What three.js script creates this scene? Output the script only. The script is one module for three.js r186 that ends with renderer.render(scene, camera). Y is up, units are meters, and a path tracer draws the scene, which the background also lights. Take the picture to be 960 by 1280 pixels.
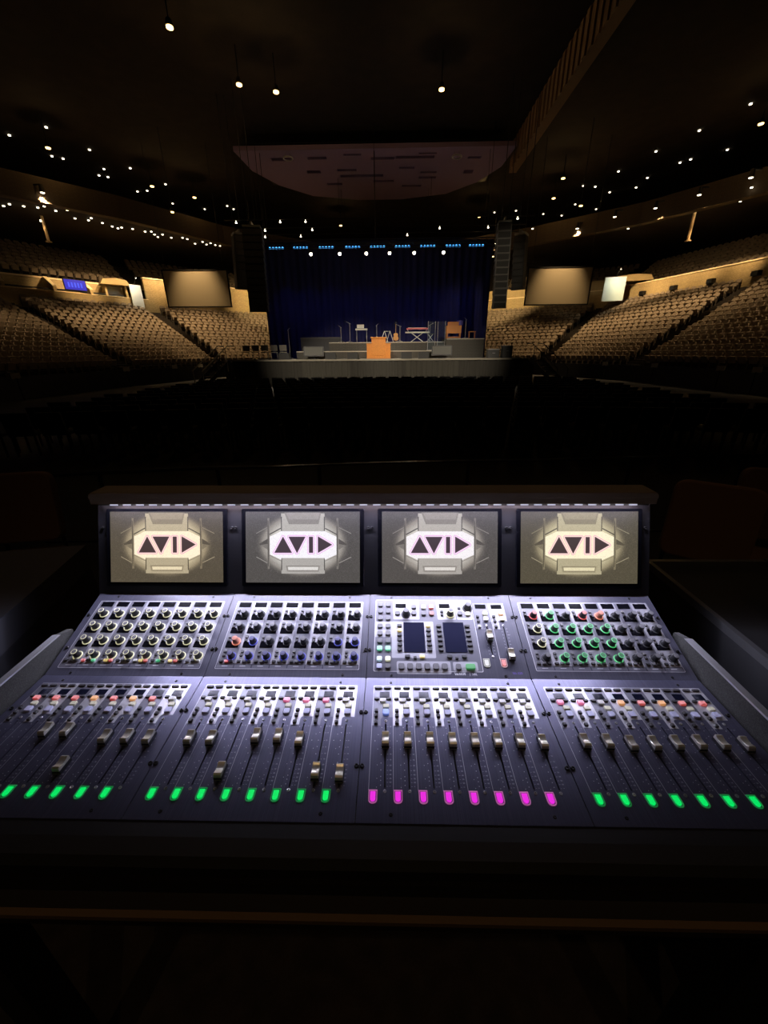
import * as THREE from 'three';
import { mergeGeometries } from 'three/addons/utils/BufferGeometryUtils.js';
import { RectAreaLightUniformsLib } from 'three/addons/lights/RectAreaLightUniformsLib.js';

// ---------------------------------------------------------------- camera, background, large lights, exposure
const scene = new THREE.Scene();
scene.background = new THREE.Color(0x000000);
const DEG = Math.PI / 180;
const EYE = 1.9;                                   // camera height above the arena floor
const camera = new THREE.PerspectiveCamera(2 * Math.atan(640 / 481) / DEG, 960 / 1280, 0.02, 300);
camera.position.set(0, EYE, 0);
camera.rotation.set(-22.5 * DEG, 1.19 * DEG, -0.47 * DEG, 'YXZ');
scene.add(camera);
RectAreaLightUniformsLib.init();
const renderer = new THREE.WebGLRenderer({ antialias: true });
renderer.toneMapping = THREE.LinearToneMapping;
renderer.toneMappingExposure = 1.0;
renderer.shadowMap.enabled = true;

const CX = -0.051;                                  // centre of the console
// the LED strip under the visor of the console: one long area light
const STRIP = 540;
const stripLight = new THREE.RectAreaLight(new THREE.Color().setRGB(0.77, 0.76, 1.0), STRIP, 1.27, 0.008);
stripLight.position.set(CX, EYE - 0.318, -0.8495);
stripLight.lookAt(CX, EYE - 0.318 - 0.2, -0.8495 + 0.98);
scene.add(stripLight);
// warm house lights (positions on the ring beam), aimed at the banks of seats
const WARM = new THREE.Color().setRGB(1.0, 0.69, 0.37);
const HOUSE = 200;
function spot(x, y, z, tx, ty, tz, cd, angle, color = WARM, penumbra = 0.7, soft = 5) {
  const s = new THREE.SpotLight(color, cd, 0, angle, penumbra, 2);
  s.position.set(x, y, z); s.target.position.set(tx, ty, tz);
  s.castShadow = true; s.shadow.radius = soft; s.shadow.mapSize.set(512, 512);
  scene.add(s, s.target);
  return s;
}
function point(x, y, z, cd, color = WARM, soft = 3) {
  const s = new THREE.PointLight(color, cd, 0, 2);
  s.position.set(x, y, z); s.castShadow = true; s.shadow.radius = soft; scene.add(s);
  return s;
}

// ---------------------------------------------------------------- helpers
let seed = 7;
const rnd = () => { seed = (seed * 1664525 + 1013904223) >>> 0; return seed / 4294967296; };
const C = (r, g, b) => new THREE.Color().setRGB(r, g, b);
function M(r, g, b, roughness = 0.6, metalness = 0, extra = {}) {
  return new THREE.MeshStandardMaterial({ color: C(r, g, b), roughness, metalness, ...extra });
}
function glow(r, g, b, k = 1, base = 0.02) {
  return new THREE.MeshStandardMaterial({ color: C(base, base, base), roughness: 0.4, emissive: C(r, g, b), emissiveIntensity: k });
}
const taken = new Map();
function numbered(n) {
  const k = taken.get(n) || 0; taken.set(n, k + 1);
  return k ? n + '_' + String(k).padStart(3, '0') : n;
}
function mesh(name, geo, mat, parent, x = 0, y = 0, z = 0) {
  const m = new THREE.Mesh(geo, mat);
  m.castShadow = m.receiveShadow = true;
  m.position.set(x, y, z);
  m.name = parent ? name : numbered(name);
  (parent || scene).add(m);
  return m;
}
function tag(o, label, category, group, kind) {
  o.userData.label = label; o.userData.category = category;
  if (group) o.userData.group = group;
  if (kind) o.userData.kind = kind;
  return o;
}
function thing(name, label, category, x = 0, y = 0, z = 0, turn = 0, group) {
  const g = new THREE.Group(); g.name = numbered(name); g.position.set(x, y, z); g.rotation.y = turn;
  scene.add(g); return tag(g, label, category, group);
}
function copy(o, x, y, z, turn, label) {
  const c = o.clone(); c.name = numbered(o.name.replace(/_\d{3}$/, '')); c.userData = { ...o.userData };
  c.position.set(x, y, z); c.rotation.y = turn; scene.add(c);
  if (label) c.userData.label = label;
  return c;
}
function structure(name, geo, mat, label, x = 0, y = 0, z = 0) {
  const m = mesh(name, geo, mat, null, x, y, z);
  m.userData.kind = 'structure'; m.userData.label = label; m.userData.category = name.split('_')[0];
  return m;
}
const box = (w, h, d, x = 0, y = 0, z = 0) => new THREE.BoxGeometry(w, h, d).translate(x, y, z);
const cyl = (r0, r1, h, n = 16, x = 0, y = 0, z = 0) => new THREE.CylinderGeometry(r0, r1, h, n).translate(x, y, z);
function flat(g) { const q = g.index ? g.toNonIndexed() : g; for (const k of Object.keys(q.attributes)) if (!['position', 'normal', 'uv', 'color'].includes(k)) q.deleteAttribute(k); return q; }
const join = (...l) => mergeGeometries(l.flat().map(flat));
function tube(a, b, r, n = 8) {
  const va = new THREE.Vector3(...a), vb = new THREE.Vector3(...b), d = vb.clone().sub(va);
  const g = new THREE.CylinderGeometry(r, r, d.length(), n);
  g.applyQuaternion(new THREE.Quaternion().setFromUnitVectors(new THREE.Vector3(0, 1, 0), d.normalize()));
  return g.translate((va.x + vb.x) / 2, (va.y + vb.y) / 2, (va.z + vb.z) / 2);
}
function paint(g, r, gg, b) {                        // one vertex colour for a whole piece
  const n = g.attributes.position.count, a = new Float32Array(n * 3);
  for (let i = 0; i < n; i++) { a[3 * i] = r; a[3 * i + 1] = gg; a[3 * i + 2] = b; }
  g.setAttribute('color', new THREE.BufferAttribute(a, 3)); return g;
}
function roundRect(w, l, r, cx = 0, cy = 0) {
  const s = new THREE.Shape(), x = cx - w / 2, y = cy - l / 2;
  s.moveTo(x + r, y); s.lineTo(x + w - r, y); s.quadraticCurveTo(x + w, y, x + w, y + r);
  s.lineTo(x + w, y + l - r); s.quadraticCurveTo(x + w, y + l, x + w - r, y + l);
  s.lineTo(x + r, y + l); s.quadraticCurveTo(x, y + l, x, y + l - r); s.lineTo(x, y + r); s.quadraticCurveTo(x, y, x + r, y);
  return s;
}
// shape drawn in (x, up-slope) and raised along y
function raised(shape, h, bevel = 0, seg = 3) {
  const g = new THREE.ExtrudeGeometry(shape, { depth: h - bevel, bevelEnabled: bevel > 0, bevelSize: bevel, bevelThickness: bevel, bevelOffset: -bevel, bevelSegments: 1, curveSegments: seg });
  return g.rotateX(-Math.PI / 2);
}
// profile in (depth away from camera, height) swept across x
function sweep(points, x0, x1) {
  const s = new THREE.Shape(points.map(([d, y]) => new THREE.Vector2(d, y)));
  const g = new THREE.ExtrudeGeometry(s, { depth: x1 - x0, bevelEnabled: false });
  g.rotateY(Math.PI / 2);                            // shape x -> -z, extrusion -> +x
  return g.translate(x0, 0, 0);
}
function canvasTexture(w, h, draw) {
  const c = document.createElement('canvas'); c.width = w; c.height = h;
  draw(c.getContext('2d'), w, h);
  const t = new THREE.CanvasTexture(c); t.colorSpace = THREE.SRGBColorSpace; t.anisotropy = 8;
  return t;
}
function noiseTexture(n, lo, hi, seed0, coarse = 0.5) {
  const d = new Uint8Array(n * n * 4); let s = seed0;
  const r = () => { s = (s * 1664525 + 1013904223) >>> 0; return s / 4294967296; };
  const g = 32, grid = Array.from({ length: g * g }, r);
  for (let y = 0; y < n; y++) for (let x = 0; x < n; x++) {
    const fx = x / n * g, fy = y / n * g, x0 = fx | 0, y0 = fy | 0, tx = fx - x0, ty = fy - y0, q = (a, b) => grid[((b + g) % g) * g + (a + g) % g];
    const c = (q(x0, y0) * (1 - tx) + q(x0 + 1, y0) * tx) * (1 - ty) + (q(x0, y0 + 1) * (1 - tx) + q(x0 + 1, y0 + 1) * tx) * ty;
    const v = lo + (hi - lo) * (coarse * c + (1 - coarse) * r());
    const k = (y * n + x) * 4; d[k] = d[k + 1] = d[k + 2] = v * 255; d[k + 3] = 255;
  }
  const t = new THREE.DataTexture(d, n, n); t.wrapS = t.wrapT = THREE.RepeatWrapping; t.magFilter = THREE.LinearFilter; t.minFilter = THREE.LinearMipmapLinearFilter; t.generateMipmaps = true; t.colorSpace = THREE.SRGBColorSpace; t.needsUpdate = true;
  return t;
}

// ---------------------------------------------------------------- the arena shell
const concreteTex = noiseTexture(256, 0.6, 1.0, 11, 0.7); concreteTex.repeat.set(6, 6);
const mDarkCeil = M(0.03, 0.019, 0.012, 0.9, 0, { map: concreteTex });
const mDarkWall = M(0.03, 0.022, 0.016, 0.9);
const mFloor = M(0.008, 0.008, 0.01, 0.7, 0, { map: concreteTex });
const mTerrace = M(0.035, 0.026, 0.018, 0.9, 0, { map: concreteTex });  // concrete darkened to put shade into the gaps between seat rows
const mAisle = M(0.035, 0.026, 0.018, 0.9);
const mCream = M(0.62, 0.45, 0.2, 0.7, 0, { map: concreteTex });
const mCreamTrim = M(0.85, 0.68, 0.38, 0.5);
const mBlack = M(0.012, 0.012, 0.013, 0.5);
const mBlackMetal = M(0.02, 0.02, 0.022, 0.4, 0.4);
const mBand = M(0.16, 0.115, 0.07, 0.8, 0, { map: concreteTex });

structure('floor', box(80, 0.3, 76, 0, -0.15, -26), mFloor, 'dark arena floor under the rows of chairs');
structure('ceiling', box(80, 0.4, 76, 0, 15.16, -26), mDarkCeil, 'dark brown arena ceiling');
structure('wall_left', box(0.5, 15.4, 76, -39.75, 7.5, -26), mDarkWall, 'dark side wall of the arena');
structure('wall_right', box(0.5, 15.4, 76, 39.75, 7.5, -26), mDarkWall, 'dark side wall of the arena');
structure('wall_back', box(79, 15.4, 0.5, 0, 7.5, -63.75), mDarkWall, 'dark wall behind the stage end');
structure('wall_front', box(79, 15.4, 0.5, 0, 7.5, 11.75), mDarkWall, 'dark wall behind the mixing position');

// quads between two polylines at given heights
function ribbon(list) {                              // list of [a, b, c, d] corner arrays
  const p = [], uv = [];
  for (const [a, b, c, d] of list) {
    p.push(...a, ...b, ...c, ...a, ...c, ...d);
    const w = Math.hypot(b[0] - a[0], b[1] - a[1], b[2] - a[2]) / 6, h = Math.hypot(d[0] - a[0], d[1] - a[1], d[2] - a[2]) / 6;
    uv.push(0, 0, w, 0, w, h, 0, 0, w, h, 0, h);
  }
  const g = new THREE.BufferGeometry();
  g.setAttribute('position', new THREE.Float32BufferAttribute(p, 3)); g.setAttribute('uv', new THREE.Float32BufferAttribute(uv, 2));
  g.computeVertexNormals(); return g;
}
const L2 = (a, b, t) => [a[0] + (b[0] - a[0]) * t, a[1] + (b[1] - a[1]) * t];
const seatSpots = [];                               // every seat of the house: [x, y, z, turn, bank]
function bank(b0, b1, t0, t1, hb, ht, rows, bankName, gap0 = 0.6, gap1 = 0.6, seatW = 0.56) {
  const q = [], dh = (ht - hb) / rows;
  for (let r = 0; r < rows; r++) {
    const a = L2(b0, t0, r / rows), b = L2(b1, t1, r / rows), c = L2(b0, t0, (r + 1) / rows), d = L2(b1, t1, (r + 1) / rows), y = hb + dh * r, y0 = r ? y - dh : 0;
    if (r) q.push([[a[0], y0, a[1]], [b[0], y0, b[1]], [b[0], y, b[1]], [a[0], y, a[1]]]);
    q.push([[a[0], y, a[1]], [b[0], y, b[1]], [d[0], y, d[1]], [c[0], y, c[1]]]);
    const s0 = L2(a, c, 0.62), s1 = L2(b, d, 0.62), len = Math.hypot(s1[0] - s0[0], s1[1] - s0[1]), use = len - gap0 - gap1, n = Math.floor(use / seatW);
    // the seats look down the bank: from the upper row line to the lower one
    const ux = (s1[0] - s0[0]) / len, uz = (s1[1] - s0[1]) / len;
    let nx = -uz, nz = ux; if (nx * (a[0] - c[0]) + nz * (a[1] - c[1]) < 0) { nx = -nx; nz = -nz; }
    const turn = Math.atan2(nx, nz);
    for (let k = 0; k < n; k++) {
      const t = gap0 + (use - n * seatW) / 2 + (k + 0.5) * seatW;
      seatSpots.push([s0[0] + ux * t, y, s0[1] + uz * t, turn + (rnd() - 0.5) * 0.06, bankName]);
    }
  }
  return ribbon(q);
}
function aisle(b, t, w, hb, ht, rows, along) {       // a flight of steps running up between two banks
  const q = [], n = rows * 2, dh = (ht - hb) / rows / 2, ox = along[0] * w / 2, oz = along[1] * w / 2;
  for (let r = 0; r < n; r++) {
    const a = L2(b, t, r / n), c = L2(b, t, (r + 1) / n), y = hb + dh * (r + 1) + 0.01, y0 = r ? y - dh : 0;
    q.push([[a[0] - ox, y0, a[1] - oz], [a[0] + ox, y0, a[1] + oz], [a[0] + ox, y, a[1] + oz], [a[0] - ox, y, a[1] - oz]], [[a[0] - ox, y, a[1] - oz], [a[0] + ox, y, a[1] + oz], [c[0] + ox, y, c[1] + oz], [c[0] - ox, y, c[1] - oz]]);
  }
  return ribbon(q);
}
const LB = [[-17.6, -12.5], [-17.0, -26.5], [-15.04, -36], [-9.2, -42.2]], LT = [[-28.6, -17], [-27.58, -30.5], [-21.7, -38.8], [-12.2, -49.5]];
const RB = [[17.4, -12.5], [16.2, -28], [13.1, -36], [7.4, -43.2]], RT = [[25.6, -17], [24.41, -30.3], [21.28, -44], [10.4, -52]];
const HL = 6.0, HR = 6.45, ROWS = 17;
const banks = [[LB, LT, HL, 'L'], [RB, RT, HR, 'R']];
for (const [B, T, H, s] of banks) for (let k = 0; k < 3; k++) {
  const g = bank(B[k], B[k + 1], T[k], T[k + 1], 0.9, H - 0.6, ROWS, s);
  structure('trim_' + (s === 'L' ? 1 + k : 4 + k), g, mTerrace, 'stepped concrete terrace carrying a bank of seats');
}
for (const [B, T, H, s] of banks) structure('wall_' + (s === 'L' ? 'front_left' : 'front_right'), slabAlong(B, 0, 1.0, 0.16), mBlack, 'low black wall along the foot of the seat banks');
for (const [B, T, H] of banks) for (let k = 1; k < 3; k++) {
  const d = [B[k + 1][0] - B[k][0], B[k + 1][1] - B[k][1]], l = Math.hypot(...d);
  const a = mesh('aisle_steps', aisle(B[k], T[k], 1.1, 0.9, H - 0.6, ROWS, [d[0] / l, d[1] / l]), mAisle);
  a.userData.kind = 'structure'; a.userData.label = 'dark flight of aisle steps between two seat banks'; a.userData.category = 'steps'; a.userData.group = 'aisle steps';
}
// upper banks
const UL = [[-31.4, -17], [-30.4, -31.8], [-24.2, -41.6], [-13.8, -52.5]], ULT = [[-37, -17], [-36, -34.5], [-29, -46.5], [-17, -58.5]];
const UR = [[28.2, -17], [27.0, -31.4], [23.6, -46.3], [12, -55]], URT = [[34, -17], [32.6, -33.6], [28.6, -50.5], [15, -61]];
for (const [B, T, hb, ht, s] of [[UL, ULT, 7.7, 10.7, 'UL'], [UR, URT, 7.3, 10.4, 'UR']]) for (let k = 0; k < 3; k++) {
  const g = bank(B[k], B[k + 1], T[k], T[k + 1], hb, ht, 8, s, 0.7, 0.7, 0.6);
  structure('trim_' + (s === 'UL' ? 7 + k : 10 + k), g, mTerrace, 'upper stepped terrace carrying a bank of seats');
}
// wall between the lower and the upper bank: a slab along a polyline
function slabAlong(pts, y0, y1, thick, side) {
  const l = [];
  for (let k = 0; k + 1 < pts.length; k++) {
    const a = pts[k], b = pts[k + 1], dx = b[0] - a[0], dz = b[1] - a[1], len = Math.hypot(dx, dz), g = box(len + thick * 0.4, y1 - y0, thick, 0, (y0 + y1) / 2, 0);
    g.rotateY(-Math.atan2(dz, dx)); g.translate((a[0] + b[0]) / 2, 0, (a[1] + b[1]) / 2); l.push(g);
  }
  return join(l);
}
const shift = (pts, d, sign) => pts.map(([x, z]) => [x + sign * d, z - d * 0.15]);
{
  const wr = thing('parapet_wall', 'cream parapet wall along the top of the seats under the bright teal portal', 'wall', 0, HR, 0);
  wr.userData.kind = 'structure';
  mesh('wall_panel', slabAlong(shift(RT, 0.25, 1), -0.9, 0.98, 0.25), mCream, wr);
  mesh('coping', slabAlong(shift(RT, 0.25, 1), 0.98, 1.05, 0.34), mCreamTrim, wr);
  const end = (box(0.28, 0.75, 9, 0, 1.42, 0)); mesh('raised_panel', end.rotateY(0.07).translate(25.05, 0, -24.2), mCream, wr);
  mesh('raised_coping', box(0.36, 0.07, 9.2, 0, 1.83, 0).rotateY(0.07).translate(25.05, 0, -24.2), mCreamTrim, wr);
  for (let k = 0; k < 9; k++) {                     // dark notches where the rows of the wall open
    const t = (k + 0.5) / 9, p = t < 0.5 ? L2(RT[0], RT[1], t * 2) : L2(RT[1], RT[2], t * 2 - 1);
    mesh('vent_block', box(0.3, 0.3, 0.55, p[0] - 0.02, 0.16, p[1]), mBlackMetal, wr);
  }
  const wl = thing('parapet_wall', 'low cream parapet band below the open boxes with blue displays', 'wall', 0, HL, 0);
  wl.userData.kind = 'structure';
  mesh('wall_panel', slabAlong(shift(LT.slice(0, 3), 0.25, -1), -0.9, 0.42, 0.25), mCream, wl);
  mesh('coping', slabAlong(shift(LT.slice(0, 3), 0.25, -1), 0.42, 0.47, 0.32), mCreamTrim, wl);
  mesh('wall_panel', slabAlong(shift(LT.slice(2), 0.25, -1), -0.9, 2.1, 0.25), mCream, wl);
  mesh('coping', slabAlong(shift(LT.slice(2), 0.25, -1), 2.1, 2.18, 0.34), mCreamTrim, wl);
  mesh('upper_panel', slabAlong(shift(RT.slice(2), 0.3, 1), 0.9, 1.9, 0.25), mCream, wr);
}
// open boxes above the left bank: floor, back wall, dividers, seats' rail
{
  const dirOf = (a, b) => { const l = Math.hypot(b[0] - a[0], b[1] - a[1]); return [(b[0] - a[0]) / l, (b[1] - a[1]) / l]; };
  const line = [LT[0], LT[1], LT[2]];
  const rear = structure('wall_boxes', slabAlong(shift(line, 2.9, -1), HL, HL + 1.55, 0.2), mCream, 'cream rear wall of the open boxes');
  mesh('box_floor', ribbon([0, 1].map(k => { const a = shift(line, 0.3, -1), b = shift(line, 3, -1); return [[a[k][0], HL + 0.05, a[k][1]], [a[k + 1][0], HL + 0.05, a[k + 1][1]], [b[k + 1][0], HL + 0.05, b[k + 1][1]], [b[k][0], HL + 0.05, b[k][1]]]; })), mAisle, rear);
  mesh('front_rail', slabAlong(shift(line, 1.1, -1), HL + 0.62, HL + 0.72, 0.08), mBlackMetal, rear);
  mesh('rear_coping', slabAlong(shift(line, 2.9, -1), HL + 1.55, HL + 1.66, 0.3), mCreamTrim, rear);
  const d1 = dirOf(LT[1], LT[2]);
  const spots = [[0, 0.80], [1, 0.06], [1, 0.36], [1, 0.60]];
  spots.forEach(([k, t]) => {
    const p = L2(LT[k], LT[k + 1], t), d = dirOf(LT[k], LT[k + 1]);
    const w = thing('box_divider', 'sloping cream divider wall between open boxes', 'wall', p[0] - 0.4, HL + 0.06, p[1], Math.atan2(d[0], d[1]) + Math.PI, 'divider walls of the open boxes');
    // profile in (outward distance, height): low in front, tall behind
    const s = new THREE.Shape([[0, 0], [2.2, 0], [2.2, 1.5], [1.5, 1.5], [0, 0.75]].map(q => new THREE.Vector2(...q)));
    const g = new THREE.ExtrudeGeometry(s, { depth: 0.2, bevelEnabled: false }).translate(0, 0, -0.1);
    g.rotateY(Math.PI); mesh('wall_slab', g, mCream, w);
    const cap = new THREE.BoxGeometry(1.7, 0.06, 0.26).rotateZ(-0.46).translate(-0.76, 1.15, 0); mesh('coping', cap, mCreamTrim, w);
  });
  // a gabled portal beside the boxes
  const portal = (x, y, z, turn, label, wallMat, w, h, dp, rise) => {
    const g = thing('portal', label, 'portal', x, y, z, turn);
    mesh('side_wall', box(0.16, h, dp, -w / 2, h / 2, -dp / 2), mCream, g); mesh('side_wall', box(0.16, h, dp, w / 2, h / 2, -dp / 2), mCream, g);
    mesh('rear_wall', box(w, h, 0.14, 0, h / 2, -dp), wallMat, g);
    const s = new THREE.Shape([[-w / 2 - 0.35, h], [w / 2 + 0.35, h], [w / 2 + 0.1, h + rise * 0.75], [0.2, h + rise], [-w / 2 - 0.1, h + rise * 0.8]].map(q => new THREE.Vector2(...q)));
    mesh('canopy', new THREE.ExtrudeGeometry(s, { depth: dp + 0.3, bevelEnabled: false }).translate(0, 0, -dp), mCream, g);
    return g;
  };
  const white = M(0.8, 0.8, 0.72, 0.6);
  portal(-23.6, HL + 0.05, -37.4, 0.75, 'cream gabled portal with bright inner wall beside the projection screen', white, 1.5, 1.35, 1.1, 0.5);
  portal(21.9, HR + 0.1, -40.6, -0.35, 'cream gabled portal above the brightly lit teal slab', white, 2.4, 1.15, 1.2, 0.55);
  // lit slabs
  const slabL = tag(mesh('lit_panel', box(0.9, 1.75, 0.12, 0, 0.875, 0).rotateY(0.9), white, null, -22.15, HL - 0.3, -37.75), 'bright cream wall panel at the end of the open boxes', 'panel');
  const slabR = tag(mesh('lit_panel', box(1.75, 1.9, 0.14, 0, 0.95, 0).rotateY(-0.22), M(0.72, 0.86, 0.78, 0.6), null, 20.15, HR - 0.35, -40.3), 'brightly lit pale teal wall slab by the cream parapet', 'panel');
  // blue displays
  const blueTex = canvasTexture(256, 128, (c, w, h) => {
    c.fillStyle = '#0a14c8'; c.fillRect(0, 0, w, h); c.fillStyle = '#3b5cff';
    for (let k = 0; k < 5; k++) c.fillRect(40 + k * 38, 34, 20, 64);
  });
  const mBlue = new THREE.MeshStandardMaterial({ color: C(0.02, 0.02, 0.05), roughness: 0.4, emissive: C(1, 1, 1), emissiveMap: blueTex, emissiveIntensity: 0.9 });
  for (const [x, z] of [[-24.95, -34.5], [-27.75, -29.6]]) {
    const s = thing('display_board', 'small blue glowing display board hung on the front of the boxes', 'display', x, HL + 0.62, z, 0.9, 'blue display boards');
    mesh('casing', box(1.5, 0.78, 0.1, 0, 0.4, -0.06), mBlackMetal, s);
    mesh('screen', new THREE.PlaneGeometry(1.4, 0.68).translate(0, 0.4, 0.0), mBlue, s);
  }
}
// ring beam and the soffit beyond it
const RINGL = [[-27.4, -12], [-23.88, -28.7], [-19.6, -33.6], [-15, -40.8], [-7, -47.5]], RINGR = [[27.0, -12], [23.56, -30.3], [19.4, -36.6], [13, -42.5], [5, -48]];
for (const [R, sg] of [[RINGL, -1], [RINGR, 1]]) {
  const g = thing('ring_beam', sg < 0 ? 'brown ring beam under the roof above the blue displays' : 'brown ring beam under the roof above the teal slab', 'beam', 0, 11, 0);
  g.userData.kind = 'structure';
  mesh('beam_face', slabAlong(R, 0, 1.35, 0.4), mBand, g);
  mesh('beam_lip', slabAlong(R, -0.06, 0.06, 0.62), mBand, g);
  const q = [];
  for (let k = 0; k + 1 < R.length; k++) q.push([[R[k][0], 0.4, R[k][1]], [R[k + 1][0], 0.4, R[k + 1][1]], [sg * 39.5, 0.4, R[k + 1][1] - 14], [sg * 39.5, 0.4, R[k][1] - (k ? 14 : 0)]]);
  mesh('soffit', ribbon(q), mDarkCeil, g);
}
// purple acoustic panel over the stage, with slots
{
  const s = new THREE.Shape(); s.moveTo(-10.2, 31.7); s.lineTo(8.0, 31.7); s.quadraticCurveTo(8.4, 36.4, 4.5, 39.6); s.quadraticCurveTo(-1, 42, -6.5, 39.6); s.quadraticCurveTo(-10.6, 36.4, -10.2, 31.7);
  const slots = [[-7.4, 32.4, 1.5, 0.5], [-5, 32.3, 1.3, 0.4], [-2.6, 31.9, 1.2, 0.28], [-0.6, 32.5, 1.6, 0.4], [1.6, 32.4, 2.6, 0.4], [2.4, 31.9, 1.2, 0.25], [-5.6, 34.4, 1.0, 0.5], [-3.2, 34.2, 1.4, 0.35], [-2.2, 35.2, 3.2, 0.45], [1.1, 34.0, 1.1, 0.3], [2.7, 34.8, 1.2, 0.3], [2.7, 35.7, 1.3, 0.4], [5.6, 34.8, 0.7, 0.6], [-0.6, 36.2, 1.6, 0.35], [-4.4, 36.6, 1.2, 0.4], [1.6, 37.2, 1.5, 0.3], [5.6, 32.6, 0.9, 0.35]];
  for (const [x, z0, w, l] of slots) { const z = z0 + 0.6; s.holes.push(new THREE.Path(roundRect(w, l, 0.05, x, z).getPoints(2))); }
  const g = raised(s, 0.25);
  const o = mesh('acoustic_panel', g, M(0.42, 0.3, 0.5, 0.8), null, 0, 14, 0);
  tag(o, 'wide purple slotted acoustic panel hung below the roof above the stage', 'panel');
  for (const x of [-8, -3, 2, 7]) mesh('panel_hanger', tube([x, 0.2, -33.6], [x, 0.95, -33.6], 0.04), mBlackMetal, o);
  const back = mesh('backing', box(17, 0.04, 6.6, -1, 0.5, -35.4), mBlack, o);
}
// deep ribbed beam hanging on the right, and its plainer twin
{
  const ribbed = (x, label, n) => {
    const g = thing('ribbed_beam', label, 'beam', x, 13.4, 0); g.userData.kind = 'structure';
    mesh('core', box(0.5, 1.55, 26, 0.1, 0.78, -21), M(0.3, 0.19, 0.1, 0.8), g);
    for (let k = 0; k < n; k++) mesh('rib', box(0.08, 1.5, 0.3, -0.19 * Math.sign(x), 0.75, -9 - k * 0.62), M(0.36, 0.23, 0.12, 0.8), g);
  };
  ribbed(8.35, 'long ribbed brown beam hung under the roof beside the speaker hang', 40);
}

// ---------------------------------------------------------------- lamps of the house
const UPPER = [[-21.34, -30.72], [-24.44, -31.56], [-24.04, -34.41], [-23.55, -34.80], [-20.74, -33.60], [-21.81, -36.57], [-22.97, -37.67], [-22.48, -37.99], [-19.75, -36.51], [-18.72, -39.56], [-21.95, -40.98], [-21.02, -40.84], [-20.45, -43.95], [-21.02, -47.36], [-18.16, -45.58], [-15.65, -44.81], [-15.38, -45.71], [20.64, -29.76], [19.80, -32.59], [23.70, -35.28], [18.77, -35.33], [21.72, -37.19], [22.14, -36.68], [17.88, -38.56], [16.41, -41.35], [17.53, -41.57], [19.44, -42.90], [21.18, -41.89], [20.93, -39.89], [17.69, -45.84], [20.39, -47.31], [10.44, -47.81], [12.50, -47.42], [15.61, -48.53], [17.73, -49.13]];
const BIG = [[-8.58, -20.80], [-7.16, -24.31], [-5.58, -24.91], [2.43, -24.99], [-20.96, -29.86], [-18.02, -35.86], [-15.92, -38.22], [20.75, -28.67], [13.45, -39.65], [12.60, -35.65], [8.24, -44.09], [-5.02, -46.17]];
const BAND = [[-22.14, -29.94], [-21.20, -32.85], [-19.98, -35.51], [-18.25, -37.82], [-16.64, -40.21], [21.61, -29.44], [20.51, -32.13], [19.19, -34.63], [17.24, -36.47], [15.69, -39.44]];
const ROW = [[-25.81, -31.55], [-25.23, -31.99], [-24.50, -32.29], [-23.85, -32.05], [-23.80, -32.98], [-22.88, -32.85], [-23.70, -34.64], [-23.02, -35.12], [-22.46, -34.64], [-22.43, -35.81], [-22.27, -36.71], [-22.15, -37.22], [-21.72, -37.03], [-21.07, -37.42], [-20.51, -38.20], [-20.00, -38.23], [-20.23, -39.09], [-20.35, -39.83], [-19.55, -39.12], [-19.33, -40.13], [-18.36, -40.18], [-18.16, -40.63], [-18.20, -42.18], [-17.22, -41.58], [-17.28, -42.52], [-16.70, -42.07], [-16.55, -42.75], [-16.24, -43.07], [-24.99, -30.04], [-26.53, -31.88], [22.77, -30.73], [23.75, -31.70], [22.23, -32.20], [23.05, -32.24], [21.93, -32.63], [23.51, -33.62], [11.79, -38.94], [14.04, -43.11], [15.44, -42.35], [16.08, -40.82], [17.50, -40.16], [18.47, -39.27], [19.90, -39.34], [19.29, -37.58], [19.87, -37.81], [20.72, -37.44], [20.28, -36.62], [21.03, -36.66], [21.18, -35.91], [20.96, -35.17], [21.55, -35.03], [22.25, -34.54], [21.63, -33.69], [22.85, -33.99], [22.78, -33.43], [24.08, -33.17]];
const CEN = [[-8.63, -36.26], [-12.08, -35.90], [-10.48, -37.86], [-6.55, -37.83], [-7.92, -39.87], [-6.66, -36.15], [-11.05, -40.99], [1.39, -39.36], [3.98, -38.56], [9.70, -36.92], [7.95, -38.76]];
const mLens = glow(1.0, 0.86, 0.62, 5), mLensWarm = glow(1.0, 0.62, 0.2, 6), mCan = M(0.03, 0.025, 0.02, 0.5, 0.3);
const mSteelThin = M(0.35, 0.35, 0.36, 0.35, 0.7);
const gDot = cyl(0.075, 0.075, 0.05, 10);
for (const [x, z] of UPPER) tag(mesh('ceiling_downlight', gDot, mLens, null, x, 14.93, z), 'small glowing downlight set in the dark brown ceiling', 'light', 'ceiling downlights');
for (const [x, z] of ROW) tag(mesh('soffit_downlight', gDot, mLens, null, x, 11.36, z), 'small glowing downlight in the row under the ring soffit', 'light', 'soffit downlights');
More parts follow.
